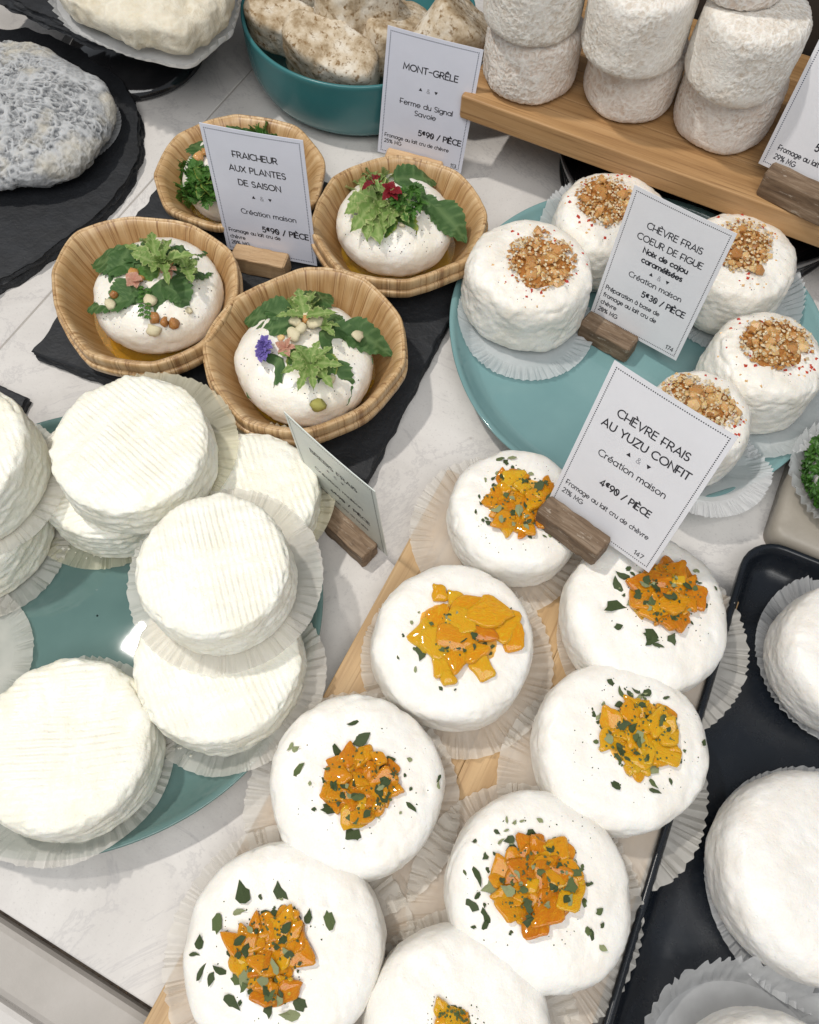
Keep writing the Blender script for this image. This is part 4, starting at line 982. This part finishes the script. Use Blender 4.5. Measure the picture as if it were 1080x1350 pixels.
def rosette(o, px, py, n, rad, kind, wpx, a0=0, a1=360, up=.008, base=.003):
    for k in range(n):
        a = math.radians(a0 + (a1 - a0) * k / max(1, n - (0 if a1 - a0 == 360 else 1))) + random.uniform(-.15, .15); rr = rad * random.uniform(.75, 1.15)
        leaf(o, kind, (px, py), (px + rr * math.cos(a), py - rr * math.sin(a)), wpx * random.uniform(.8, 1.15), base, base + up * random.uniform(.4, 1.2), roll=random.uniform(-.5, .5))
def bead(o, px, py, s, mat, lift=.002, name='nut_piece', el=1.0):
    P, n = hit(o, px, py)
    if P is None: P, n = at(px, py, o.location.z + .03), Vector((0, 0, 1))
    me = blob(int(px * 3 + py), 2, .8); me.materials.append(M[mat]); me.name = name
    me.polygons.foreach_set('use_smooth', [True] * len(me.polygons))
    P = P + Vector((0, 0, lift)); sz = s / 2500; el = el * (1.35 if mat == 'bud' else 1); name = 'bud' if mat == 'bud' else name; me.name = name
    return place(o, name, me, P, n, (sz * el, sz, sz), tilt=.3)

def wooden_bowl(rimpx, zr, label, base=.66, double=False, seed=0, oil=True):
    P = np.array([at(x, y, zr).xy[:] for x, y in rimpx]); L0 = resample(P[::2], 880); S0_ = smoothclosed(P, 880)
    idx = [int(np.argmin(((S0_ - q) ** 2).sum(1))) for q in L0]; P = resample(.5 * L0 + .5 * S0_[idx], 220)
    for _ in range(5): P = .5 * P + .25 * (np.roll(P, 1, 0) + np.roll(P, -1, 0))
    P = resample(P, 220); c = P.mean(0); Q = P - c
    s = np.r_[0, np.cumsum(np.linalg.norm(np.diff(np.vstack([Q, Q[:1]]), axis=0), axis=1))][:220]
    zb = .0083; hh = zr - zb
    def loft(name, prof, parent=None, loc=(0, 0, 0)):
        V = []; U = []; O = []; acc = 0; pz = None
        T = np.roll(Q, -1, 0) - np.roll(Q, 1, 0); T /= np.linalg.norm(T, axis=1)[:, None]; Nn = np.c_[T[:, 1], -T[:, 0]]
        if (Q * Nn).sum() < 0: Nn = -Nn
        for k, off, z, oily in prof:
            rip = .0004 * fbm(np.c_[Q * 130, np.full(220, z * 40)], 1.0, seed, 2)
            base_round = Q * k
            rm = np.linalg.norm(Q, axis=1).mean(); nrm = Q / np.linalg.norm(Q, axis=1)[:, None]
            mixk = max(0, (k - base) / (1 - base)); base_round = Q * k * (.5 + .5 * mixk) + nrm * rm * k * (.5 - .5 * mixk)
            V.append(np.c_[base_round + Nn * (off + rip)[:, None], np.full(220, z)])
            if pz is not None: acc += math.hypot((k - pz[0]) * .05 + off - pz[1], z - pz[2])
            pz = (k, off, z); U.append(np.c_[s, np.full(220, acc)]); O.append(np.full(220, oily))
        V = np.concatenate(V); n = 220; m_ = len(prof)
        F = grid_faces(n, m_).tolist()
        if prof[0][2] < .004: F.append(list(range(n - 1, -1, -1)))
        if prof[-1][3] > .8: F.append(list(range((m_ - 1) * n, m_ * n)))
        return add(name, mesh(name, V, F, True, M['veneer'], {'oily': np.concatenate(O)}, np.concatenate(U)), parent, loc)
    b2 = base
    prof = [(b2, 0, 0, 0)] + [(b2 + (1 - b2) * t ** .8, 0, hh * t, 0) for t in (.03, .15, .3, .45, .6, .75, .86)]
    prof += [(1, .0, hh * .88, 0), (1, .0, hh * .97, 0), (1, -.0003, hh * 1.0, 0), (1, -.0012, hh * 1.01, 0), (1, -.0020, hh * .99, .05)]
    prof += [(b2 + (1 - b2) * t ** .8, -.0022, hh * t + .0012, min(1, .15 + (1 - t) * .7)) for t in (.9, .8, .68, .55, .42, .3, .18, .08)]
    prof += [(b2 * .97, -.003, .0018, .9), (b2 * .4, 0, .0014, .95)]
    root = loft('wooden_bowl', prof, None, (c[0], c[1], zb))
    root['label'] = label; root['category'] = 'wooden bowl'; root['group'] = 'poplar veneer bowls on the square slate'
    rim = [(1, -.0002, hh * .80, 0), (1, .0006, hh * .79, 0), (1, .0011, hh * .82, 0), (1, .0012, hh * .94, 0), (1, .0011, hh * 1.0, 0), (1, .0006, hh * 1.025, 0), (1, .0001, hh * 1.035, 0), (1, -.0006, hh * 1.02, 0), (1, -.0013, hh * .985, 0)]
    loft('rim_band', rim, root)
    if double:
        rim2 = [(1, .0002, hh * .60, 0), (1, .0012, hh * .59, 0), (1, .0020, hh * .62, 0), (1, .0024, hh * .72, 0), (1, .0023, hh * .77, 0), (1, .0015, hh * .785, 0), (1, .0004, hh * .78, 0)]
        loft('rim_band', rim2, root)
    if oil:
        k = b2 + (1 - b2) * .22 ** .8; O_ = Q * k * .97; n = 220
        V = np.concatenate([np.c_[O_ * f, np.full(n, .0062 - (0 if f < 1 else 0))] for f in (1.0, .5)])
        add('oil', mesh('oil', V, grid_faces(n, 2).tolist() + [list(range(n, 2 * n))], True, M['oil']), root)
    return root, c
def z3(pts, ox=0, oy=260, s=2.0): return [(ox + x / s, oy + y / s) for x, y in pts]
B3r = z3([(140, 200), (160, 135), (205, 92), (270, 64), (340, 55), (430, 57), (500, 72), (570, 108), (612, 150), (630, 205), (622, 260), (590, 330), (540, 385), (480, 425), (400, 445), (300, 442), (230, 412), (182, 365), (150, 290)])
B4r = z3([(538, 390), (556, 330), (620, 268), (700, 225), (800, 188), (880, 182), (960, 215), (1012, 260), (1055, 320), (1070, 385), (1062, 440), (1020, 505), (960, 560), (880, 600), (800, 622), (700, 618), (640, 590), (598, 550), (562, 490), (540, 435)])
B1r = [(205, 230), (214, 200), (235, 178), (270, 158), (310, 152), (350, 154), (390, 167), (415, 189), (427, 214), (425, 240), (416, 266), (396, 279), (360, 288), (322, 293), (288, 299), (250, 292), (220, 275), (208, 250)]
B2r = [(411, 300), (417, 265), (440, 234), (475, 214), (520, 206), (565, 211), (602, 227), (629, 250), (641, 283), (636, 315), (618, 341), (588, 357), (540, 371), (490, 372), (450, 358), (424, 332)]
wooden_bowl(B1r, .0285, 'wooden bowl behind the seasonal plants price card, farthest left bowl', .64, False, 1)
wooden_bowl(B2r, .038, 'wooden bowl at the right corner of the slate holding a cheese with red petals', .66, True, 2)
wooden_bowl(B3r, .038, 'wooden bowl at the left corner of the slate holding a cheese with dark leaves', .66, True, 3)
wooden_bowl(B4r, .038, 'front wooden bowl holding a cheese with a purple flower', .66, True, 4)
def hcheese(px0, px1, py1, label, seed, r=None, xy=None):
    x, y = xy
    o = add('herbed_cheese', cheese_mesh('herbed_cheese', r, .034, 2.6, 128, 60, seed, .02, .0009, .0002, mat=M['herbed'], kn=.8), loc=(x, y, .0115), label=label, cat='cheese',
            group='fresh cheeses dressed with leaves in wooden bowls')
    return o
h1 = hcheese(0, 0, 0, 'round white cheese with curly green parsley, half hidden by a price card', 201, .030, (-.1190, .3880))
h2 = hcheese(0, 0, 0, 'round white cheese topped with variegated leaves and dark red petals', 202, .0340, (-.0190, .3575))
h3 = hcheese(0, 0, 0, 'round white cheese topped with dark leaves and brown nuts, left bowl', 203, .0360, (-.1480, .2960))
h4 = hcheese(0, 0, 0, 'round white cheese topped with a purple flower and pale buds', 204, .0370, (-.0615, .2560))
# bowl 3 garnish (stalk px, tip px, width px)
for a in [('dark', (190, 352), (125, 342), 42), ('dark', (172, 330), (150, 372), 26), ('dark', (212, 372), (238, 412), 46), ('dark', (180, 395), (118, 405), 30), ('dark', (178, 372), (150, 408), 30), ('dark', (230, 360), (280, 352), 36),
          ('dark', (215, 350), (268, 330), 26), ('dark', (195, 345), (165, 325), 30), ('dark', (215, 378), (252, 392), 30), ('dark', (182, 380), (170, 400), 30), ('mid', (190, 352), (205, 370), 26)]: leaf(h3, *a)
rosette(h3, 207, 348, 8, 48, 'pale', 16, 25, 155, .018, .007)
rosette(h3, 214, 345, 5, 22, 'pale', 11, 0, 360, .012, .007)
rosette(h3, 245, 352, 5, 18, 'pale', 13, -60, 120, .008, .005)
for k in range(14): leaf(h3, 'pars', (190, 378 + k * 3), (190 + (9 if k % 2 else -9), 380 + k * 3), 6, .003, .004)
for b_ in [(219, 352, 17, 'nut_dark'), (226, 350, 11, 'nut'), (178, 364, 17, 'nut_dark'), (186, 370, 12, 'nut'), (151, 392, 12, 'nut_dark'), (146, 404, 15, 'bud'), (205, 422, 17, 'nut_dark'), (218, 427, 15, 'nut_dark'), (231, 429, 17, 'nut_dark'), (204, 438, 17, 'bud'), (200, 398, 18, 'bud'), (250, 412, 9, 'bud')]:
    bead(h3, *b_)
rosette(h3, 176, 368, 5, 13, 'pink', 9, 0, 360, .003, .004)
rosette(h3, 220, 353, 5, 12, 'pink', 8, 0, 360, .004, .005)
# bowl 4 garnish
for a in [('dark', (386, 415), (326, 420), 38), ('dark', (395, 428), (348, 435), 26), ('dark', (400, 410), (435, 388), 32), ('dark', (372, 475), (328, 518), 38), ('dark', (422, 440), (486, 472), 44), ('dark', (448, 432), (512, 462), 34),
          ('dark', (432, 478), (456, 528), 34), ('dark', (420, 430), (448, 412), 26), ('dark', (380, 425), (352, 402), 24), ('mid', (405, 460), (380, 490), 24), ('mid', (425, 470), (440, 500), 22)]: leaf(h4, *a)
rosette(h4, 402, 416, 8, 42, 'pale', 14, 15, 170, .016, .007)
rosette(h4, 410, 478, 9, 40, 'pale', 14, 0, 360, .010, .004)
rosette(h4, 424, 428, 3, 22, 'pale', 11, -40, 60, .008, .006)
for q in range(4): rosette(h4, 345 + q % 2 * 4, 466 - q * 5, 7, 9, 'purple', 7, q * 20, q * 20 + 360, .006, .003)
for b_ in [(402, 420, 19, 'bud'), (417, 432, 20, 'bud'), (390, 432, 17, 'bud'), (388, 447, 18, 'bud'), (398, 440, 14, 'bud'), (404, 428, 13, 'nut'), (375, 465, 15, 'nut_dark'), (372, 452, 12, 'nut'), (400, 495, 13, 'nut'), (420, 537, 21, 'pistachio'), (472, 450, 17, 'bud'), (436, 503, 12, 'bud'), (395, 465, 12, 'nut_dark')]: bead(h4, *b_, lift=.0045 if b_[1] < 460 else .002)
rosette(h4, 376, 458, 5, 14, 'pink', 8, 0, 360, .004, .004)
# bowl 2 garnish
for a in [('dark', (520, 240), (572, 236), 36), ('mid', (522, 278), (524, 342), 40), ('dark', (570, 270), (612, 312), 34), ('mid', (515, 285), (500, 318), 22), ('dark', (552, 262), (585, 290), 20), ('dark', (535, 250), (560, 262), 22)]: leaf(h2, *a)
rosette(h2, 498, 262, 9, 50, 'pale', 26, 120, 290, .005, .005); rosette(h2, 500, 250, 6, 36, 'pale', 16, 60, 170, .014, .007)
rosette(h2, 520, 268, 8, 26, 'pale', 14, 0, 360, .006, .005)
for k in range(10): rosette(h2, 540 + random.uniform(-16, 20), 262 + random.uniform(-12, 18), 4, 11, 'pars', 8, 0, 360, .006, .006)
rosette(h2, 493, 240, 6, 15, 'red', 9, 30, 200, .012, .010); rosette(h2, 515, 250, 5, 13, 'red', 9, 0, 300, .010, .008)
bead(h2, 512, 262, 12, 'nut_dark', .006); bead(h2, 530, 300, 8, 'bud')
# bowl 1 garnish
for a in [('dark', (280, 205), (250, 190), 28), ('dark', (300, 190), (340, 172), 30), ('dark', (330, 200), (360, 175), 26)]: leaf(h1, *a)
for k in range(17): rosette(h1, 262 + random.uniform(-18, 18), 242 + random.uniform(-24, 20), 5, 15, 'pars', 12, 0, 360, .006, .004)
rosette(h1, 272, 238, 6, 24, 'mid', 15, 0, 360, .006, .005); rosette(h1, 345, 178, 5, 20, 'pars', 12, 0, 360, .006, .004)
bead(h1, 262, 212, 20, 'nut', .003); bead(h1, 270, 205, 14, 'nut', .003)
for o, (cx, cy, rx, ry) in ((h1, (280, 245, 45, 45)), (h2, (520, 300, 75, 55)), (h3, (200, 400, 85, 62)), (h4, (400, 490, 85, 70))):
    specks(o, 'pepper_speck', scatter(o, 110, cx, cy, rx, ry), 'pepper', .0004, .0012)

# ------------------------------------------------------------ teal bowl with mottled cheese pieces
TB = (-.0533, .5245)
pr = smoothprof([(.0005, .001), (.050, .001), (.053, .0), (.0625, .0014), (.0715, .009), (.0755, .019), (.0768, .031), (.0772, .042), (.0774, .0475), (.0764, .0490), (.0748, .0480), (.0742, .042), (.073, .031), (.069, .019), (.060, .010), (.03, .006), (.0005, .005)], 6)
V, F = lathe(pr, 160)
tb = add('ceramic_bowl', mesh('ceramic_bowl', V, F, True, M['bowl']), loc=(*TB, .0003), label='deep teal ceramic bowl full of mottled brown cheese pieces', cat='bowl')
def tomme(px, py, z, L_, W_, Hh, yaw, tilt, label, seed, n=8, mat='tomme'):
    c = at(px, py, z)
    k = W_ / L_
    L_ *= 1.2; W_ *= 1.15; Hh *= 1.1; me = cheese_mesh('rustic_cheese', L_ / 2, Hh, n, 110, 64, seed, .04, .0007, .0003, 'tomme', M[mat], outline=lambda T: (L_ / 2) / np.sqrt(np.abs(np.cos(T)) ** 2.6 + np.abs(np.sin(T) / k) ** 2.6) ** (2 / 2.6))
    me.transform(Matrix.Translation((0, 0, -Hh / 2)))
    return add('rustic_cheese', me, loc=c, rot=(tilt[0], tilt[1], yaw), label=label, cat='cheese', group='mottled cheese pieces in the teal bowl')
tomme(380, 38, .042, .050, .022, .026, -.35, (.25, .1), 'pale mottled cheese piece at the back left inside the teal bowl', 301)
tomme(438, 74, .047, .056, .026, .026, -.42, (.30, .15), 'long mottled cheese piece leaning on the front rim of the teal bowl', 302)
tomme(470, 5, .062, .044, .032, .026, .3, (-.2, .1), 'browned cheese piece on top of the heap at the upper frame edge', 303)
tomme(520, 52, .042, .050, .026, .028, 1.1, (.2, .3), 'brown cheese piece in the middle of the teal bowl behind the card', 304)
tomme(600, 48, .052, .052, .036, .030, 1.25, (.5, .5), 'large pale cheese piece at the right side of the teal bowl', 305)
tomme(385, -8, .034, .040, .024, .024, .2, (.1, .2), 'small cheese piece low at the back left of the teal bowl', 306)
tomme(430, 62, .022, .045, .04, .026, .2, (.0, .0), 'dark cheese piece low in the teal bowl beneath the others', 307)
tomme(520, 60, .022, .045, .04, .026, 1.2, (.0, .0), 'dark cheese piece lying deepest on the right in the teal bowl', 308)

# ------------------------------------------------------------ stacks of wrinkled cheeses on the raised board
ZB = .0602
CR = [(.0551, .4500, 0, .0278, .040, 'bottom cheese of the left stack on the raised board', 'crottin'), (.0512, .4453, 1, .0268, .040, 'upper cheese of the left stack on the raised board', 'crottin2'),
      (.1149, .4396, 0, .0275, .038, 'bottom cheese of the middle stack on the raised board', 'crottin'), (.1060, .4275, 1, .0280, .042, 'upper cheese of the middle stack on the raised board', 'crottin2'),
      (.1683, .4199, 0, .0280, .038, 'bottom cheese of the three high stack beside the price card', 'crottin'), (.1605, .4100, 1, .0275, .042, 'middle cheese of the three high stack beside the price card', 'crottin2'), (.1490, .4200, 2, .0215, .036, 'topmost cheese of the three high stack, cut by the frame', 'crottin'),
      (.2360, .4190, 0, .0275, .040, 'bottom cheese of the stack behind the right hand price card', 'crottin'), (.2345, .4175, 1, .0265, .040, 'upper cheese of the stack behind the right hand price card', 'crottin')]
zt = {}
for i, (x, y, lv, r, h, lab, mt) in enumerate(CR):
    z = ZB if lv == 0 else zt[lv - 1] - .0006
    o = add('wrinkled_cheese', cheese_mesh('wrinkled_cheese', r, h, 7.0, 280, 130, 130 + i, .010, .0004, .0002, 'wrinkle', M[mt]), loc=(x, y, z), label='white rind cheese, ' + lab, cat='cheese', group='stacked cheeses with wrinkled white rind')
    o.rotation_euler = (random.uniform(-.02, .02), random.uniform(-.02, .02), i); zt[lv] = z + h

# ------------------------------------------------------------ ash cheese and creamy cheese at the top left
def outl(pxs, z):
    P = np.array([at(x, y, z).xy[:] for x, y in pxs]); P = smoothclosed(P, 240); c = P.mean(0); Q = P - c
    a = np.arctan2(Q[:, 1], Q[:, 0]); r = np.linalg.norm(Q, axis=1); k = np.argsort(a); a, r = a[k], r[k]
    a = np.r_[a - 2 * PI, a, a + 2 * PI]; r = np.r_[r, r, r]
    return c, (lambda T: np.interp((T + PI) % (2 * PI) - PI, a, r)), r.max()
c, fn, rm = outl([(-110, 110), (-60, 75), (0, 68), (31, 70), (61, 76), (92, 89), (122, 108), (142, 124), (152, 142), (152, 166), (143, 184), (133, 202), (107, 223), (76, 240), (37, 246), (0, 248), (-60, 240), (-110, 190)], .022)
me = cheese_mesh('ash_cheese', rm, .030, 2.5, 380, 170, 7, .0, .0014, .0002, 'ash', M['ash'], outline=lambda T: fn(T))
add('ash_cheese', me, loc=(c[0], c[1], .0100), label='grey ash cheese with wrinkled brain-like rind on the oval slate', cat='cheese')
cc, fn2, rm2 = outl([(-30, 60), (60, 40), (120, 82), (158, 130), (161, 160), (150, 190), (120, 225), (60, 262), (0, 262), (-60, 200)], .010)
lq = at(60, 168, .0094); l_ = liner_mesh('paper_liner', (at(161, 168, .0094) - lq).length, .8, 90, .001, .0003, M['paper_white'], 5)
add('paper_liner', l_, loc=(lq.x, lq.y, .0094), scale=(1, .86, 1), label='thin white paper liner showing right of the grey ash cheese', cat='paper liner', group='pleated paper liners')
c, fn, rm = outl([(60, -40), (81, -2), (105, 12), (122, 20), (153, 33), (175, 40), (196, 44), (214, 49), (242, 51), (262, 38), (285, 18), (301, 2), (300, -50), (200, -90), (100, -80)], .075)
me = cheese_mesh('creamy_cheese', rm, .030, 3.2, 260, 110, 11, .0, .0016, .0002, 'blob', M['washed'], outline=lambda T: fn(T))
add('creamy_cheese', me, loc=(c[0], c[1], .0562), label='creamy yellowish cheese on the raised slate at the top left', cat='cheese')
th_ = np.linspace(0, 2 * PI, 420, endpoint=False); tr_ = 1 - np.abs(2 * ((th_ * 46 / (2 * PI) + .15 * np.sin(5 * th_)) % 1) - 1) * 2; V = []
for k_, z_, e_k in ((.3, .0004, 0), (.93, .0004, 0), (1.0, .0006, .2), (1.045, .0022, .6), (1.085, .0050, 1.0)):
    rr_ = fn(th_) * (1 + (k_ - 1) * (1 if k_ < 1 else .15 + .85 * np.clip(np.cos(th_ - 4.1), 0, 1))) + e_k * .0014 * tr_; V.append(np.c_[rr_ * np.cos(th_), rr_ * np.sin(th_), np.full(420, z_) + e_k * .0006 * tr_])
add('paper_liner', mesh('paper_liner', np.concatenate(V), grid_faces(420, 5).tolist() + [list(range(419, -1, -1))], False, M['paper_white']), loc=(c[0], c[1], .0553),
    label='zigzag pleated white liner under the creamy cheese on the raised slate', cat='paper liner', group='pleated paper liners')

# ------------------------------------------------------------ black tray with plain cheeses
td = Vector((.361, .9325)).normalized(); tn = Vector((td.y, -td.x)); C0 = Vector((.1755, .1763))
w_, l_ = .20, .36
ctr = C0 + tn * w_ / 2 - td * l_ / 2
prof = [(.006, .0), (.003, .003), (.0008, .012), (.0, .0168), (.0004, .0180), (.0018, .0184), (.0032, .0176), (.0048, .0140), (.0075, .0075), (.011, .0050), (.02, .0045), (.06, .0045)]
add('black_tray', tray_mesh('black_tray', w_, l_, .019, prof, M['black']), loc=(ctr.x, ctr.y, .0003), rot=(0, 0, math.atan2(td.y, td.x) - PI / 2), label='glossy black rectangular tray holding large plain cheeses at the lower right', cat='tray')
KS = [(.2085, .1085, .0345, .040, (1108, 872), .0440, 'large plain cheese near the top corner of the black tray'),
      (.1790, .0150, .0420, .040, (1072, 1168), .0500, 'largest plain cheese in the middle of the black tray, at the right edge'),
      (.1500, -.0720, .0370, .036, None, None, 'plain cheese in the crinkled cup at the bottom of the black tray')]
for i, (x, y, r, h, lp, lR, lab) in enumerate(KS):
    if lp: liner(*lp, .0052, lR, 'liner under the ' + lab.split(',')[0], 'paper_white', .004, seed=i * 23 + 2, r0=.76, pleats=72, amp=.0008)
    add('plain_cheese', cheese_mesh('plain_cheese', r, h, 4.0, 240, 110, 160 + i, .012, .0006, .0002, mat=M['plain'], kn=.8), loc=(x, y, .0060), label=lab, cat='cheese', group='large plain cheeses on the black tray')
lc = Vector((.1465, -.0660, 0))
add('paper_liner', liner_mesh('paper_liner', .0480, .80, 50, .017, .0016, M['paper_white'], 77, .003, .06), loc=(lc.x, lc.y, .0052), label='stiff upturned pleated paper cup at the bottom edge of the black tray', cat='paper liner', group='pleated paper liners')

# ------------------------------------------------------------ taupe stone tray with chive cheese
sd = Vector((.385, .923)).normalized(); sn = Vector((sd.y, -sd.x)); S0 = Vector((.1876, .1775)); w_, l_ = .15, .11
ctr = S0 + sn * w_ / 2 + sd * l_ / 2
prof = [(.0, .0), (.0, .009), (.0012, .0125), (.004, .0140), (.009, .0143), (.03, .0143)]
add('stone_tray', tray_mesh('stone_tray', w_, l_, .008, prof, M['stone_tray']), loc=(ctr.x, ctr.y, .0003), rot=(0, 0, math.atan2(sd.y, sd.x) - PI / 2), label='taupe grey stone tray behind the black tray at the right edge', cat='tray')
lc = at(1122, 640, .016)
add('paper_liner', liner_mesh('paper_liner', .0360, .66, 40, .009, .0016, M['paper_white'], 31, .001, .03), loc=(lc.x, lc.y, .0148), label='pleated paper cup round the green herb cheese on the stone tray', cat='paper liner', group='pleated paper liners')
gc = add('chive_cheese', cheese_mesh('chive_cheese', .0275, .026, 3, 96, 40, 5, .02, .0006, mat=M['plain']), loc=(lc.x + .001, lc.y, .0158), label='cheese coated with chopped green herbs on the stone tray', cat='cheese')
LM['chive'] = [fix(m_, 'parsley') for m_ in LM['dark']]
V = []; F = []
for P, n in [(Vector(v_.co) + gc.location, v_.normal) for v_ in random.sample([v_ for v_ in gc.data.vertices if v_.co.z > .003], 1500) * 2]:
    a = Vector((random.uniform(-1, 1), random.uniform(-1, 1), random.uniform(-.2, .8))).normalized(); b_ = a.cross(n).normalized() * random.uniform(.0006, .0012); L2 = random.uniform(.0012, .0026)
    p = P - gc.location + n * random.uniform(.0002, .0026); b0 = len(V)
    V += [tuple(p - a * L2 - b_), tuple(p + a * L2 - b_), tuple(p + a * L2 + b_), tuple(p - a * L2 + b_), tuple(p + Vector(n) * .0012)]
    F += [(b0, b0 + 1, b0 + 4), (b0 + 1, b0 + 2, b0 + 4), (b0 + 2, b0 + 3, b0 + 4), (b0 + 3, b0, b0 + 4)]
me = mesh('chopped_herbs', V, F, False, M['parsley'], {'edge': rng.uniform(0, 1, len(V)), 'vein': rng.uniform(0, .7, len(V))})
add('chopped_herbs', me, gc, kind='stuff')

# ------------------------------------------------------------ price cards

price_card('white price card for the yuzu cheeses, largest card in the middle right', (.0653, .1715, .0501), (.777, -.624, .083), (.166, .332, .928),
  [('CH\u00c8VRE FRAIS', .50, .235, .066, 'c', .13), ('AU YUZU CONFIT', .50, .330, .066, 'c', .14), ('orn', .50, .415, 0, 'c', 0), ('Cr\u00e9ation maison', .50, .505, .058, 'c', .11),
   ('4\u20ac90 / PI\u00c8CE', .55, .665, .060, 'c', .165, .92), ('Fromage au lait cru de ch\u00e8vre', .075, .800, .046, 'l', .13, .86), ('21% MG', .075, .862, .046, 'l', .13, .86), ('147', .90, .935, .042, 'r', .13)],
  block=(.33, .0345, .0115, .0130, .0462, .0060), blabel='worn brown wooden block resting on two yuzu cheeses')
price_card('white price card for the fig cheeses standing on the turquoise plate', (.0982, .3112, .0158), (.818, -.571, .072), (.065, .215, .975),
  [('CH\u00c8VRE FRAIS', .52, .195, .060, 'c', .13), ('COEUR DE FIGUE', .52, .285, .060, 'c', .13), ('Noix de cajou', .52, .360, .052, 'c', .19), ('caram\u00e9lis\u00e9es', .52, .425, .052, 'c', .19), ('orn', .53, .495, 0, 'c', 0),
   ('Cr\u00e9ation maison', .52, .560, .054, 'c', .12), ('5\u20ac30 / PI\u00c8CE', .66, .655, .060, 'c', .17, .94), ('Pr\u00e9paration \u00e0 base de', .07, .735, .046, 'l', .15, .88), ('fromage au lait cru de', .07, .795, .046, 'l', .15, .88), ('ch\u00e8vre', .07, .855, .046, 'l', .15, .88), ('20% MG', .07, .915, .046, 'l', .15, .88), ('174', .93, .935, .042, 'r', .15)],
  block=(.30, .0330, .0120, .0125, .0080, .0062), blabel='short brown wooden block standing on the turquoise plate')
price_card('bluish white price card for the seasonal plant cheeses, leaning left', (-.1197, .3464, .0127), (.9783, -.2014, .0479), (-.0242, .1184, .9927),
  [('FRAICHEUR', .50, .180, .062, 'c', .14), ('AUX PLANTES', .50, .285, .062, 'c', .14), ('DE SAISON', .50, .390, .062, 'c', .14), ('orn', .50, .495, 0, 'c', 0), ('Cr\u00e9ation maison', .54, .625, .056, 'c', .12),
   ('5\u20ac90 / PI\u00c8CE', .94, .755, .064, 'r', .17, .94), ('Fromage au lait cru de', .07, .810, .044, 'l', .15, .86), ('ch\u00e8vre', .07, .866, .044, 'l', .15, .86), ('20% MG', .07, .920, .044, 'l', .15, .86)], 'card_cool', 'ink_blue',
  block=(.42, .0340, .0115, .0125, .0084, .0060), blockmat='block_pale', blabel='pale wooden block between the wooden bowls on the slate')
price_card('white price card in front of the teal bowl', (-.0354, .4410, .0075), (.976, -.2115, -.052), (.077, .098, .99),
  [('MONT-GR\u00caLE', .50, .250, .066, 'c', .14), ('orn', .50, .395, 0, 'c', 0), ('Ferme du Signal', .50, .520, .058, 'c', .12), ('Savoie', .50, .590, .058, 'c', .12),
   ('5\u20ac90 / PI\u00c8CE', .94, .745, .064, 'r', .17, .94), ('Fromage au lait cru de ch\u00e8vre', .07, .830, .044, 'l', .14, .86), ('25% MG', .07, .880, .044, 'l', .14, .86), ('113', .93, .950, .042, 'r', .14)], 'card_cool', 'ink_blue',
  block=(.45, .0380, .0115, .0125, .0003, .0062), blockmat='block_pale', blabel='pale wooden block behind the right hand wooden bowl')
price_card('price card seen edge-on for the ewe cheeses, beside the sage plate', (-.0533, .1925, .0056), (.757, -.653, .018), (-.0617, -.043, .9974),
  [('BREBIS FRAIS', .50, .235, .066, 'c', .14), ('orn', .50, .330, 0, 'c', 0), ('Cr\u00e9ation maison', .50, .475, .055, 'c', .13), ('4\u20ac90 / PI\u00c8CE', .60, .645, .062, 'c', .17, .94), ('Fromage au lait cru de brebis', .07, .790, .044, 'l', .14, .86), ('22% MG', .07, .850, .044, 'l', .14, .86)], 'card_green', 'ink',
  block=(.60, .0340, .0115, .0125, .0003, .0060), blabel='dark wooden block under the edge-on price card on the marble')
bl = at(1000, 215, .068)
price_card('white price card at the right edge standing on the raised bamboo board', (bl.x, bl.y, .068), (.815, -.575, .06), (.105, .22, .97),
  [('Affin\u00e9', .50, .555, .060, 'c', .13), ('Savoie', .55, .650, .056, 'c', .13), ('5\u20ac90 / PI\u00c8CE', .42, .760, .064, 'l', .17, .94), ('Fromage au lait cru', .11, .852, .048, 'l', .15, .86), ('29% MG', .11, .912, .048, 'l', .15, .86)], 'card', 'ink_blue',
  block=(.50, .0400, .0130, .0150, .0605, .0068), blabel='weathered wooden block on the raised bamboo board at the right edge')
